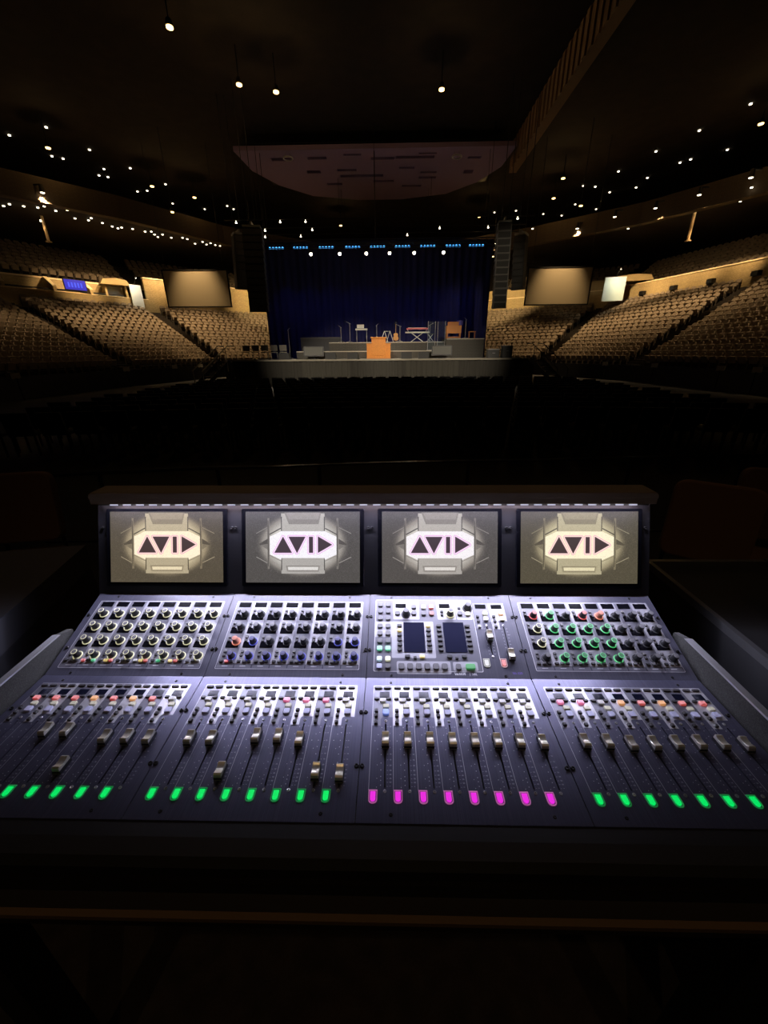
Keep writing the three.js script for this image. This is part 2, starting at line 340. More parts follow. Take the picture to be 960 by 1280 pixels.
// battens over the rear of the stage with little work lights
for (const z of [-36.1, -38.3, -40.2]) {
  const t = thing('lighting_batten', ['black pipe batten highest over the stage rear', 'black pipe batten over the stage rear behind the blue bars', 'black pipe batten deepest behind the curtain top'][[-36.1, -38.3, -40.2].indexOf(z)], 'batten', 0, 11.5, z);
  mesh('pipe', tube([-13, 0, 0], [11, 0, 0], 0.04), mBlackMetal, t);
  for (const x of [-11, -4, 3, 9]) mesh('cable', tube([x, 0, 0], [x, Math.abs(x) < 8 ? 2.48 : 3.45, 0], 0.012, 6), mBlackMetal, t);
}
for (const [x, z] of CEN) {
  const zz = [-36.1, -38.3, -40.2].reduce((a, b) => Math.abs(b - z) < Math.abs(a - z) ? b : a);
  tag(mesh('work_light', join(cyl(0.07, 0.07, 0.06, 10), cyl(0.02, 0.02, 0.14, 6, 0, 0.09, 0)), mLens, null, x, 11.32, zz), 'little work light hung from a black batten over the stage rear', 'light', 'work lights over the stage');
}
// larger pendants under the roof
BIG.forEach(([x, z], k) => {
  const t = thing('pendant_spot', 'bright warm pendant spot hung on a rod under the roof', 'light', x, 13.6, z, 0, 'warm pendant spots');
  mesh('rod', tube([0, 0.22, 0], [0, 1.37, 0], 0.025, 6), mBlackMetal, t);
  mesh('housing', cyl(0.1, 0.16, 0.22, 14, 0, 0.13, 0), mCan, t);
  mesh('lens', cyl(0.13, 0.13, 0.05, 14, 0, 0, 0), mLensWarm, t);
  point(x, 13.45, z, 2.2, C(1, 0.6, 0.24));
});
// spots on the ring beam, lighting the banks
BAND.forEach(([x, z], k) => {
  const left = x < 0, t = thing('house_spot', left ? 'added can spot clamped to the ring beam above the boxes' : 'added can spot clamped to the ring beam above the teal slab', 'light', x, 11.6, z, 0, left ? 'house spots over the boxes' : 'house spots over the teal slab');
  const R = left ? RINGL : RINGR;
  mesh('bracket', box(0.5, 0.06, 0.1, left ? -0.28 : 0.28, 0.25, 0), mBlackMetal, t);
  mesh('housing', cyl(0.11, 0.15, 0.42, 14, 0, 0.06, 0), mCan, t);
  mesh('lens', cyl(0.11, 0.11, 0.04, 14, 0, -0.16, 0), mLens, t);
});
for (const s of [-1, 1]) {
  const pts = s < 0 ? BAND.slice(0, 5) : BAND.slice(5);
  pts.forEach(([x, z], k) => {
    spot(x, 11.35, z, x - s * 0.9, 2.5, z - 1.0 + k * 0.2, HOUSE, 0.66, WARM, 0.85);
  });
}

// second beams added in the ring cans brighten the parapets; some soffit lamps reach upper rows
BAND.forEach(([x, z], k) => { const s = x < 0 ? -1 : 1; spot(x, 11.3, z, x + s * 5.2, 6.4, z - 3.2, x < 0 ? 330 : 260, 0.4, WARM, 0.9); });
ROW.forEach(([x, z], k) => { if (k % 5 === 2) spot(x, 11.28, z, x + Math.sign(x) * 4.5, 8.2, z - 3, x < 0 ? 4 : 12, 0.75, WARM, 0.9); });
// lamps over the projection screens and unseen lamps added at the rear of the hall (behind the mixing position)
function pendant(x, y, z, label, group) {
  const t = thing('pendant_spot', label, 'light', x, y, z, 0, group);
  mesh('rod', tube([0, 0.22, 0], [0, 14.95 - y, 0], 0.02, 6), mBlackMetal, t);
  mesh('housing', cyl(0.08, 0.12, 0.22, 14, 0, 0.13, 0), mCan, t);
  mesh('lens', cyl(0.1, 0.1, 0.05, 14, 0, 0, 0), mLensWarm, t);
}
for (const [x, tx] of [[-14.5, -14.6], [12.3, 12.38]]) {
  pendant(x, 10.6, -30.9, 'warm pendant spot hung in front of a tan projection screen', 'pendant spots before the screens');
  spot(x, 10.4, -30.9, tx, 6.2, -33, 85, 0.5, C(1, 0.68, 0.34), 0.9);
}
for (const [x, z, tx, ty, tz, cd, a, col] of [[-6, 3, -3.5, 1.4, -26.5, 1900, 0.16, [1, 0.86, 0.66]], [6, 3, 2.5, 1.4, -26.5, 1900, 0.16, [1, 0.86, 0.66]], [9, 3.5, 6.6, 6.4, -26.4, 450, 0.075, [1, 0.85, 0.62]], [-1.6, 4, -0.2, 1.2, -0.5, 13, 0.3, [1, 0.66, 0.36]], [2.2, 4.6, 0.2, 1.2, -0.5, 11, 0.3, [1, 0.66, 0.36]]]) {  // stage and loudspeaker beams are added; last pair inferred from the lit table edge
  pendant(x, 13.6, z, 'unseen pendant spot at the rear of the hall behind the mixing position', 'unseen rear pendant spots');
  spot(x, 13.4, z, tx, ty, tz, cd, a, C(...col), 0.6);
}

// more cans added on the ring to brighten seats towards the mixing position and towards the curtain
for (const [x, z, tx, tz, cd] of [[-24.6, -23.6, -23.4, -24.4, 200], [-25.6, -18.6, -24, -19.8, 200], [24.3, -24.6, 22, -25.4, 200], [25.3, -19.6, 22.5, -20.8, 200], [-11.6, -42.9, -12.4, -43.5, 170], [10.0, -43.9, 10.6, -44.8, 170]]) {
  const left = x < 0, t = thing('house_spot', left ? 'added can spot clamped to the ring beam above the boxes' : 'added can spot clamped to the ring beam above the teal slab', 'light', x, 11.6, z, 0, left ? 'house spots over the boxes' : 'house spots over the teal slab');
  mesh('bracket', box(0.5, 0.06, 0.1, left ? -0.28 : 0.28, 0.25, 0), mBlackMetal, t); mesh('housing', cyl(0.11, 0.15, 0.42, 14, 0, 0.06, 0), mCan, t); mesh('lens', cyl(0.11, 0.11, 0.04, 14, 0, -0.16, 0), mLens, t);
  spot(x, 11.35, z, tx, 2.5, tz, cd, z > -30 ? 0.58 : 0.66, WARM, 0.85);
}

// lamps added to brighten the slabs
for (const [x, y, z, tx, ty, tz, cd, lab, turn] of [[19.75, HR + 1.95, -38.9, 20.15, HR + 0.5, -40.3, 13, 'added small lamp on an arm lighting the pale teal slab', -0.22], [-21.4, HL + 1.85, -36.9, -22.15, HL + 0.5, -37.75, 11, 'added small lamp on an arm lighting the bright cream panel', 0.9]]) {
  const t = thing('added_wall_lamp', lab, 'lamp', x, y, z);
  mesh('arm', tube([0, 0.06, 0], [(tx - x), -0.35, (tz - z)], 0.02, 6), mBlackMetal, t); mesh('shade', cyl(0.05, 0.09, 0.12, 12, 0, 0.05, 0), mCan, t); mesh('bulb', new THREE.SphereGeometry(0.04, 10, 8).translate(0, -0.02, 0), mLens, t);
  spot(x, y - 0.06, z, tx, ty, tz, cd, 0.9, C(1, 0.92, 0.74), 0.7, 3);
}
// lit drop columns under the soffit
for (const [x, y0, y1, z] of [[-25.7, 9.74, 11.38, -34], [21.7, 9.25, 11.38, -34]]) {
  const t = thing('drop_column', x < 0 ? 'thin tan column under the soffit over the boxes lit from its top' : 'thin tan column under the soffit over the parapet lit from its top', 'column', x, y0, z);
  mesh('shaft', box(0.14, y1 - y0, 0.14, 0, (y1 - y0) / 2, 0), M(0.6, 0.4, 0.2, 0.7), t); mesh('cap', box(0.3, 0.08, 0.3, 0, 0.04, 0), M(0.5, 0.35, 0.18, 0.7), t);
  mesh('lamp', cyl(0.05, 0.06, 0.1, 10, 0, y1 - y0 - 0.36, 0.22), mLens, t); mesh('lamp_arm', box(0.03, 0.03, 0.2, 0, y1 - y0 - 0.3, 0.14), mBlackMetal, t);
  spot(x, y1 - 0.43, z + 0.24, x, y0 + 0.3, z + 0.02, 2.2, 0.5, WARM, 0.6, 2);
}
// ring-shaped fittings under the purple panel
for (const [x, z] of [[-6.78, -32.1], [4.3, -32.3]]) {
  const t = thing('ring_fitting', 'pale ring-shaped fitting hung at the edge of the purple panel', 'fitting', x, 13.72, z, 0, 'ring fittings');
  mesh('ring', new THREE.TorusGeometry(0.3, 0.045, 8, 24).rotateX(Math.PI / 2), M(0.7, 0.68, 0.66, 0.5), t);
  for (const s of [-1, 1]) mesh('hanger', tube([s * 0.3, 0, 0], [s * 0.12, 0.265, 0], 0.012, 6), mSteelThin, t);
}

// pendants added to brighten the cream walls on both sides of the curtain
for (const [x, z, tx, tz, cd] of [[-11.4, -41.6, -14.6, -46.9, 230], [9.6, -43.0, 12.6, -50.4, 300]]) {
  pendant(x, 10.2, z, 'added warm pendant spot hung before the cream wall beside the curtain', 'added pendant spots beside the curtain');
  spot(x, 10.0, z, tx, 6.9, tz, cd, 0.6, C(1, 0.72, 0.36), 0.8);
}

// ---------------------------------------------------------------- the stage
const SH = 1.52;
const mStageTop = M(0.085, 0.08, 0.072, 0.6, 0, { map: concreteTex }), mSkirt = M(0.04, 0.037, 0.031, 0.9), mRiser = M(0.115, 0.108, 0.095, 0.8, 0, { map: concreteTex });
{
  const s = thing('stage', 'wide grey stage deck with pleated skirt facing the floor chairs', 'stage', 0, 0, 0);
  const deck = new THREE.Shape([[-9.9, 25.6], [8.1, 25.6], [9.2, 26.6], [9.2, 35.5], [-11, 35.5], [-11, 26.9]].map(p => new THREE.Vector2(...p)));
  mesh('deck', raised(deck, 0.1).translate(0, SH - 0.1, 0), mStageTop, s);
  const edge = [[-11, -26.9], [-9.9, -25.6], [8.1, -25.6], [9.2, -26.6]];
  mesh('deck_edge', slabAlong(edge, SH - 0.07, SH + 0.02, 0.06), M(0.3, 0.27, 0.21, 0.6), s);
  const skirts = [[-11, -26.95, -9.95, -25.68], [-9.9, -25.66, -5.6, -25.66], [-5.6, -25.66, -2.6, -25.66], [-2.6, -25.66, 0.9, -25.66], [0.9, -25.66, 4.2, -25.66], [4.2, -25.66, 8.1, -25.66], [8.1, -25.66, 9.2, -26.7]];
  skirts.forEach(([x0, z0, x1, z1], k) => {
    const len = Math.hypot(x1 - x0, z1 - z0), n = Math.max(8, Math.round(len / 0.09)), p = [];
    for (let i = 0; i <= n; i++) p.push([i / n * len - len / 2, 0.03 * Math.sin(i * 1.7) + 0.012 * Math.sin(i * 0.53)]);
    const q = []; for (let i = 0; i < n; i++) q.push([[p[i][0], 0, p[i][1]], [p[i + 1][0], 0, p[i + 1][1]], [p[i + 1][0], SH - 0.1, p[i + 1][1]], [p[i][0], SH - 0.1, p[i][1]]]);
    const g = ribbon(q); g.rotateY(-Math.atan2(z1 - z0, x1 - x0)); g.translate((x0 + x1) / 2, 0, (z0 + z1) / 2);
    mesh('skirt_panel', g, k % 2 ? mSkirt : M(0.058, 0.054, 0.044, 0.9), s);
  });
  mesh('rear_fill', box(18, SH - 0.12, 0.1, -1, (SH - 0.12) / 2, -35.3), mBlack, s);
  const r1 = thing('stage_riser', 'low grey riser step running behind the lectern', 'riser', 0, SH, -29.2);
  mesh('platform', box(10.2, 0.5, 1.75, -1.35, 0.25, 0.1), mRiser, r1); mesh('nosing', box(10.2, 0.05, 0.06, -1.35, 0.47, 0.98), M(0.5, 0.46, 0.38, 0.5), r1);
  const r2 = thing('stage_riser', 'tall grey riser carrying microphone stands and keyboard', 'riser', 0, SH, -31.2);
  mesh('platform', box(8.2, 1.08, 2.4, -0.35, 0.54, 0), mRiser, r2); mesh('nosing', box(8.2, 0.05, 0.06, -0.35, 1.05, 1.2), M(0.45, 0.41, 0.34, 0.5), r2);
  const r3 = thing('stage_riser', 'blocky grey riser carrying the organ behind clear screens', 'riser', 5.15, SH, -30.8);
  mesh('platform', box(2.6, 1.25, 2.9, 0, 0.625, 0), mRiser, r3); mesh('nosing', box(2.6, 0.05, 0.06, 0, 1.22, 1.45), M(0.45, 0.41, 0.34, 0.5), r3);
}
const R2 = SH + 1.08;
// pleated dark blue curtain behind the stage
{
  const n = 220, w = 17.4, q = [];
  const X = i => -w / 2 + w * i / n, Z = i => 0.07 * Math.sin(i * 0.9) + 0.05 * Math.sin(i * 0.31 + 1);
  for (let i = 0; i < n; i++) q.push([[X(i), 0, Z(i)], [X(i + 1), 0, Z(i + 1)], [X(i + 1), 8.05, Z(i + 1)], [X(i), 8.05, Z(i)]]);
  const c = mesh('stage_curtain', ribbon(q), M(0.016, 0.018, 0.1, 0.85), null, -1.15, SH, -34);
  tag(c, 'tall dark navy pleated curtain closing the rear of the stage', 'curtain');
}
// lighting truss with blue bars and white spots
{
  const truss = (z, y, label) => {
    const t = thing('lighting_truss', label, 'truss', -1.1, y, z);
    for (const [dy, dz] of [[0, -0.15], [0, 0.15], [0.3, 0]]) mesh('chord', tube([-9, dy, dz], [8.6, dy, dz], 0.028, 8), mBlackMetal, t);
    const l = []; for (let k = 0; k < 36; k++) { const x = -9 + k * 0.489; l.push(tube([x, 0, -0.15], [x + 0.245, 0.3, 0], 0.014, 5), tube([x + 0.245, 0.3, 0], [x + 0.489, 0, 0.15], 0.014, 5)); }
    mesh('lacing', join(l), mBlackMetal, t);
    for (const x of [-7.5, 0, 7.5]) mesh('hoist_cable', tube([x, 0.3, 0], [x, (z < -31.5 ? 13.98 : 14.94) - y, 0], 0.015, 6), mBlackMetal, t);
  };
  truss(-32, 8.92, 'black lattice truss carrying the blue light bars'); truss(-31, 8.5, 'black lattice truss carrying the white stage spots');
  const mBlueLed = glow(0.08, 0.42, 1.0, 2.6), gLed = new THREE.SphereGeometry(0.085, 10, 8);
  for (const x of [-8.06, -6.36, -4.56, -2.7, -0.96, 0.78, 2.54, 4.3, 5.91]) {
    const t = thing('light_bar', 'bar of five blue lamps hung on the truss at the curtain top', 'light', x, 8.72, -31.9, 0, 'blue light bars');
    mesh('housing', box(1.15, 0.16, 0.14, 0, 0.02, -0.06), mBlackMetal, t); mesh('clamp', box(0.06, 0.2, 0.06, 0, 0.16, 0.05), mBlackMetal, t);
    for (let k = 0; k < 5; k++) mesh('lamp', gLed, mBlueLed, t, -0.44 + k * 0.22, -0.01, 0.02);
    spot(x, 8.6, -31.9, x, 1.8, -34.2, 5, 0.55, C(0.12, 0.2, 1), 0.8, 4);
  }
  const mSpot = glow(1, 0.92, 0.72, 9);
  for (const x of [-5.48, -3.51, -1.7, -0.12, 1.55, 3.53]) {
    const t = thing('stage_spot', 'round white stage spot hung under the truss', 'light', x, 8.13, -30.85, 0, 'white stage spots');
    mesh('housing', cyl(0.1, 0.13, 0.3, 14).rotateX(Math.PI / 2 - 0.6).translate(0, 0.08, -0.1), mCan, t);
    mesh('yoke', join(box(0.03, 0.3, 0.04, -0.14, 0.22, 0), box(0.03, 0.3, 0.04, 0.14, 0.22, 0), box(0.31, 0.03, 0.04, 0, 0.36, 0)), mBlackMetal, t);
    mesh('lens', new THREE.SphereGeometry(0.1, 12, 8), mSpot, t);
    spot(x, 8.0, -30.72, x * 0.9, 2.2, -27.6, 200, 0.55, C(1, 0.86, 0.62), 0.6, 5);
  }
}
// lectern
{
  const wood = M(0.8, 0.27, 0.012, 0.45, 0, { map: noiseTexture(64, 0.82, 1, 5, 0.8) });
  const g = thing('lectern', 'orange wooden lectern with side wings at the stage edge', 'lectern', -0.79, SH, -26.15);
  mesh('centre_body', box(0.86, 1.2, 0.5, 0, 0.6, 0.06), wood, g); mesh('top', box(0.96, 0.06, 0.62, 0, 1.24, 0.02).rotateX(0.04), wood, g);
  for (const s of [-1, 1]) { mesh('wing', box(0.31, 0.86, 0.4, s * 0.58, 0.43, -0.04), wood, g); mesh('wing_top', box(0.35, 0.05, 0.46, s * 0.58, 0.885, -0.04), wood, g); }
  mesh('plinth', box(1.5, 0.08, 0.62, 0, 0.04, 0.03), M(0.45, 0.17, 0.03, 0.5), g);
  mesh('front_panel', box(0.62, 0.8, 0.03, 0, 0.62, 0.32), wood, g);
}
// confidence monitors
for (const [x, t] of [[-5.05, 0.05], [3.25, -0.05]]) {
  const g = thing('floor_monitor', x < 0 ? 'tilted grey screen on a floor stand beside dark wedges' : 'tilted grey screen on a floor stand in front of the organ riser', 'monitor', x, SH, -26.9, t);
  mesh('casing', box(1.3, 0.62, 0.08, 0, 0.5, 0).rotateX(-0.3), mBlackMetal, g); mesh('panel', box(1.18, 0.5, 0.02, 0, 0.5, 0.05).rotateX(-0.3), M(0.07, 0.07, 0.06, 0.5), g);
  mesh('foot', join(box(0.5, 0.04, 0.5, 0, 0.02, -0.12), tube([0, 0.03, -0.15], [0, 0.5, -0.17], 0.04)), mBlackMetal, g);
}
// wedge loudspeakers at the front edge
{
  const prof = [[0, 0], [0.5, 0], [0.5, 0.16], [0.28, 0.4], [0, 0.4]].map(p => new THREE.Vector2(...p));
  const gW = new THREE.ExtrudeGeometry(new THREE.Shape(prof), { depth: 0.66, bevelEnabled: false }).rotateY(Math.PI / 2).translate(-0.33, 0, 0.25);
  const gG = box(0.58, 0.3, 0.02, 0, 0, 0).rotateX(-0.82).translate(0, 0.29, -0.16);
  let first;
  for (const x of [-6.75, -3.82, -2.4, 0.95, 2.03]) {
    if (!first) { first = thing('wedge_speaker', 'black wedge loudspeaker lying along the front stage edge', 'speaker', x, SH, -26.2, 0, 'stage wedges'); mesh('cabinet', gW, mBlack, first); mesh('grille', gG, M(0.03, 0.03, 0.03, 0.8), first); }
    else copy(first, x, SH, -26.2, (rnd() - 0.5) * 0.4);
  }
}
// microphone stands
const mSteel = M(0.35, 0.35, 0.36, 0.35, 0.7);
{
  const stand = (x, z, y, h, label) => {
    const g = thing('microphone_stand', label, 'stand', x, y, z, rnd() * 3);
    mesh('pole', tube([0, 0, 0], [0, h, 0], 0.02, 8), mSteel, g);
    for (let k = 0; k < 3; k++) mesh('leg', tube([0, 0.1, 0], [0.28 * Math.sin(k * 2.094), 0.015, 0.28 * Math.cos(k * 2.094)], 0.015, 6), mSteel, g);
    mesh('boom', tube([-0.1, h - 0.05, 0], [0.32, h + 0.12, 0], 0.014, 6), mSteel, g); mesh('microphone', join(tube([0.3, h + 0.11, 0], [0.42, h + 0.14, 0], 0.02, 8), new THREE.SphereGeometry(0.032, 8, 6).translate(0.44, h + 0.145, 0)), mBlackMetal, g);
  };
  stand(-3.62, -30.4, R2, 1.0, 'slim microphone stand at the end of the tall riser'); stand(-2.98, -30.5, R2, 1.25, 'microphone stand beside the small white desk on the riser');
  stand(-1.05, -30.4, R2, 1.1, 'microphone stand behind the lectern beside the guitar'); stand(0.62, -30.5, R2, 1.05, 'microphone stand next to the guitar on the riser');
  stand(-7.2, -29.5, SH, 1.9, 'tall microphone stand alone in front of the curtain'); stand(5.25, -30.2, SH + 1.25, 1.25, 'tall microphone stand beside the organ');
  stand(2.75, -30.4, R2, 1.1, 'microphone stand between keyboard and clear screens');
}
{
  const g = thing('music_desk', 'small desk with white top on thin legs on the riser', 'desk', -2.15, R2, -30.7);
  mesh('top', box(0.85, 0.1, 0.4, 0, 0.86, 0).rotateX(0.08), M(0.7, 0.7, 0.66, 0.5), g);
  mesh('sheet', box(0.5, 0.24, 0.03, -0.08, 1.06, -0.08), M(0.8, 0.8, 0.76, 0.6), g);
  for (const x of [-0.36, 0.36]) for (const z of [-0.15, 0.15]) mesh('leg', tube([x, 0, z], [x, 0.84, z], 0.015, 6), mSteel, g);
  // drum hardware behind the lectern
  const d = thing('tripod_stand', 'folded white tripod stands leaning behind the lectern', 'stand', -0.35, R2, -30.9);
  for (const [x0, x1] of [[-0.45, -0.15], [0.1, -0.15], [0.0, 0.25], [0.5, 0.25]]) mesh('leg', tube([x0, 0.01, 0.1], [x1, 0.75, 0], 0.022, 6), M(0.6, 0.6, 0.6, 0.4, 0.3), d);
  mesh('crossbar', tube([-0.15, 0.73, 0], [0.25, 0.73, 0], 0.022, 6), mSteel, d);
  // guitar on its stand
  const gt = thing('guitar', 'amber guitar standing upright on a stand', 'guitar', 0.32, R2, -30.4);
  const s = new THREE.Shape(); s.moveTo(0, 0.08); s.bezierCurveTo(0.24, 0.08, 0.24, 0.34, 0.12, 0.38); s.bezierCurveTo(0.2, 0.46, 0.16, 0.6, 0.04, 0.58); s.lineTo(-0.04, 0.58); s.bezierCurveTo(-0.16, 0.6, -0.2, 0.46, -0.12, 0.38); s.bezierCurveTo(-0.24, 0.34, -0.24, 0.08, 0, 0.08);
  mesh('body', new THREE.ExtrudeGeometry(s, { depth: 0.06, bevelEnabled: false, curveSegments: 5 }), M(0.6, 0.28, 0.06, 0.35), gt);
  mesh('neck', box(0.05, 0.62, 0.03, 0, 0.86, 0.03), M(0.25, 0.14, 0.06, 0.5), gt); mesh('headstock', box(0.08, 0.14, 0.03, 0, 1.22, 0.03), mBlack, gt);
  mesh('stand', join(tube([-0.15, 0.01, 0.15], [0, 0.2, 0], 0.015, 6), tube([0.15, 0.01, 0.15], [0, 0.2, 0], 0.015, 6), tube([0, 0.01, -0.2], [0, 0.5, -0.02], 0.015, 6)), mBlackMetal, gt);
  // keyboard on a crossed stand
  const k = thing('stage_keyboard', 'red-topped keyboard on a white crossed stand', 'keyboard', 1.85, R2, -30.5);
  mesh('body', box(1.5, 0.09, 0.34, 0, 0.86, 0), M(0.6, 0.1, 0.14, 0.4), k); mesh('lower_tier', box(1.7, 0.08, 0.36, 0, 0.62, 0.04), M(0.72, 0.7, 0.66, 0.4), k);
  mesh('keys', box(1.3, 0.02, 0.15, 0, 0.915, 0.09), M(0.8, 0.8, 0.78, 0.4), k);
  for (const s of [-1, 1]) for (const z of [-0.14, 0.14]) { mesh('stand_leg', tube([s * 0.42, 0.015, z], [-s * 0.42, 0.6, z], 0.024, 6), M(0.65, 0.65, 0.62, 0.4, 0.3), k); }
  mesh('upright', join(tube([-0.6, 0.6, 0], [-0.72, 0.9, 0], 0.02, 6), tube([0.6, 0.6, 0], [0.72, 0.9, 0], 0.02, 6)), M(0.65, 0.65, 0.62, 0.4, 0.3), k);
  const st = thing('folding_stool', 'white folding stool beside the keyboard stand', 'stool', 2.78, R2, -30.2);
  mesh('seat', box(0.5, 0.06, 0.3, 0, 0.5, 0), M(0.06, 0.06, 0.06, 0.7), st);
  for (const s of [-1, 1]) mesh('leg', tube([s * 0.22, 0.015, 0], [-s * 0.18, 0.49, 0], 0.022, 6), M(0.65, 0.65, 0.62, 0.4, 0.3), st);
  // organ with speaker cabinet
  const o = thing('organ', 'orange wooden organ console with bench legs', 'organ', 4.55, SH + 1.25, -30.6);
  mesh('case', box(1.05, 0.5, 0.6, -0.1, 0.62, 0), M(0.6, 0.22, 0.03, 0.5), o); mesh('music_rack', box(0.8, 0.28, 0.05, -0.1, 1.0, -0.2), M(0.55, 0.2, 0.03, 0.5), o);
  for (const x of [-0.56, 0.36]) for (const z of [-0.24, 0.24]) mesh('leg', box(0.08, 0.38, 0.08, x, 0.19, z), M(0.5, 0.18, 0.03, 0.5), o);
  mesh('pedal_board', box(0.9, 0.08, 0.4, -0.1, 0.1, 0.26), M(0.4, 0.13, 0.03, 0.5), o);
  const b = thing('organ_bench', 'small orange bench beside the organ', 'bench', 5.75, SH + 1.25, -30.4);
  mesh('seat', box(0.5, 0.05, 0.3, 0, 0.46, 0), M(0.55, 0.2, 0.04, 0.5), b); for (const x of [-0.2, 0.2]) mesh('leg', box(0.05, 0.44, 0.26, x, 0.22, 0), M(0.5, 0.17, 0.04, 0.5), b);
  const bl = tag(mesh('drum', join(cyl(0.22, 0.22, 0.3, 18, 0, 1.1, 0), cyl(0.02, 0.02, 0.95, 8, 0, 0.475, 0), cyl(0.2, 0.22, 0.03, 14, 0, 0.015, 0)), M(0.1, 0.09, 0.5, 0.4), null, 5.0, SH + 1.25, -31.4), 'round blue drum on a stand behind the organ', 'drum');
  // clear screens
  const glass = new THREE.MeshPhysicalMaterial({ color: C(0.9, 0.95, 1), roughness: 0.08, transmission: 1, thickness: 0, ior: 1.45 });
  for (let i = 0; i < 2; i++) {
    const c = thing('clear_screen', 'tall clear acrylic screen with pale posts before the organ riser', 'screen', 2.8 + i * 0.68, SH + 0.5, -29.55, 0.2 - i * 0.4, 'clear acrylic screens');
    mesh('pane', box(0.5, 1.75, 0.012, 0, 0.95, 0), glass, c); for (const x of [-0.26, 0.26]) mesh('post', box(0.03, 1.85, 0.03, x, 0.925, 0), mSteel, c); mesh('foot', box(0.56, 0.04, 0.3, 0, 0.02, 0), mSteel, c);
  }
  // gear at the left of the stage
  const rk = thing('road_case', 'long dark equipment case in front of the curtain', 'case', -5.5, SH, -33.0);
  mesh('body', box(3.1, 1.4, 0.7, 0, 0.72, 0), M(0.05, 0.05, 0.055, 0.6), rk); mesh('lid', box(3.14, 0.12, 0.74, 0, 1.46, 0), M(0.07, 0.07, 0.075, 0.6), rk); mesh('base_rail', box(3.14, 0.06, 0.74, 0, 0.03, 0), mSteel, rk);
  for (let i = 0; i < 5; i++) {
    const c = thing('stacking_chair', 'empty grey stacking chair in a row on the stage side', 'chair', -9.7 + i * 0.62, SH, -27.7, 0.2, 'stacking chairs on the stage');
    mesh('seat', box(0.46, 0.05, 0.44, 0, 0.45, 0), M(0.2, 0.19, 0.17, 0.8), c); mesh('backrest', box(0.46, 0.36, 0.05, 0, 0.72, -0.22), M(0.2, 0.19, 0.17, 0.8), c);
    for (const x of [-0.2, 0.2]) for (const z of [-0.2, 0.2]) mesh('leg', tube([x, 0, z], [x, 0.44, z], 0.013, 6), mSteel, c);
  }
  for (const [x, w, h, lab] of [[6.4, 0.7, 0.5, 'low black equipment box at the stage corner under the speaker hang'], [7.25, 0.6, 0.7, 'taller black equipment box at the stage corner under the speaker hang']]) {
    const c = thing('equipment_box', lab, 'box', x, SH, -26.4); mesh('body', box(w, h, 0.5, 0, h / 2, 0), M(0.06, 0.06, 0.06, 0.6), c); mesh('lid', box(w + 0.03, 0.05, 0.53, 0, h + 0.02, 0), mSteel, c); mesh('handle', box(0.16, 0.03, 0.04, 0, h * 0.6, 0.27), mSteel, c);
  }
  // stair flights with rails at both stage corners
  for (const s of [-1, 1]) {
    const g = thing('stage_stairs', s < 0 ? 'metal stair with pale handrails leading up beside the stacking chairs' : 'dark metal stair with handrails at the stage corner by the boxes', 'stairs', s < 0 ? -10.9 : 9.4, 0, -24.7, s * 0.65);
    for (let k = 0; k < 7; k++) mesh('step', box(1.1, 0.05, 0.28, 0, 0.2 + k * 0.2, 0.8 - k * 0.27), mBlackMetal, g);
    for (const x of [-0.56, 0.56]) {
      mesh('stringer', box(0.04, 0.22, 2.4, 0, 0, 0).rotateX(0.64).translate(x, 0.78, -0.02), mBlackMetal, g);
      mesh('handrail', join(tube([x, 0.95, 0.95], [x, 2.35, -0.95], 0.028, 8), tube([x, 0.02, 0.9], [x, 0.98, 0.9], 0.025, 8), tube([x, 0.9, -0.75], [x, 2.2, -0.75], 0.025, 8), tube([x, 2.35, -0.95], [x, 2.32, -1.35], 0.028, 8)), s < 0 ? M(0.6, 0.58, 0.52, 0.4, 0.5) : mBlackMetal, g);
    }
  }
}
// projection screens
for (const [x, y, w, h, t, lab] of [[-14.62, 5.27, 4.75, 2.36, 0.02, 'tan projection screen in a black frame beside the gabled portal'], [12.38, 5.17, 4.6, 2.36, -0.02, 'tan projection screen in a black frame beside the teal slab']]) {
  const g = thing('projection_screen', lab, 'screen', x, y, -33, t);
  mesh('surface', box(w, h, 0.03, 0, h / 2, 0), M(0.52, 0.43, 0.29, 0.8), g);
  mesh('frame', join(box(w + 0.16, 0.08, 0.1, 0, -0.03, 0), box(w + 0.16, 0.08, 0.1, 0, h + 0.03, 0), box(0.08, h + 0.1, 0.1, -w / 2 - 0.03, h / 2, 0), box(0.08, h + 0.1, 0.1, w / 2 + 0.03, h / 2, 0)), mBlack, g);
  for (const s of [-1, 1]) mesh('cable', tube([s * w * 0.45, h, 0], [s * w * 0.45, 14.95 - y, 0], 0.015, 6), mBlackMetal, g);
}
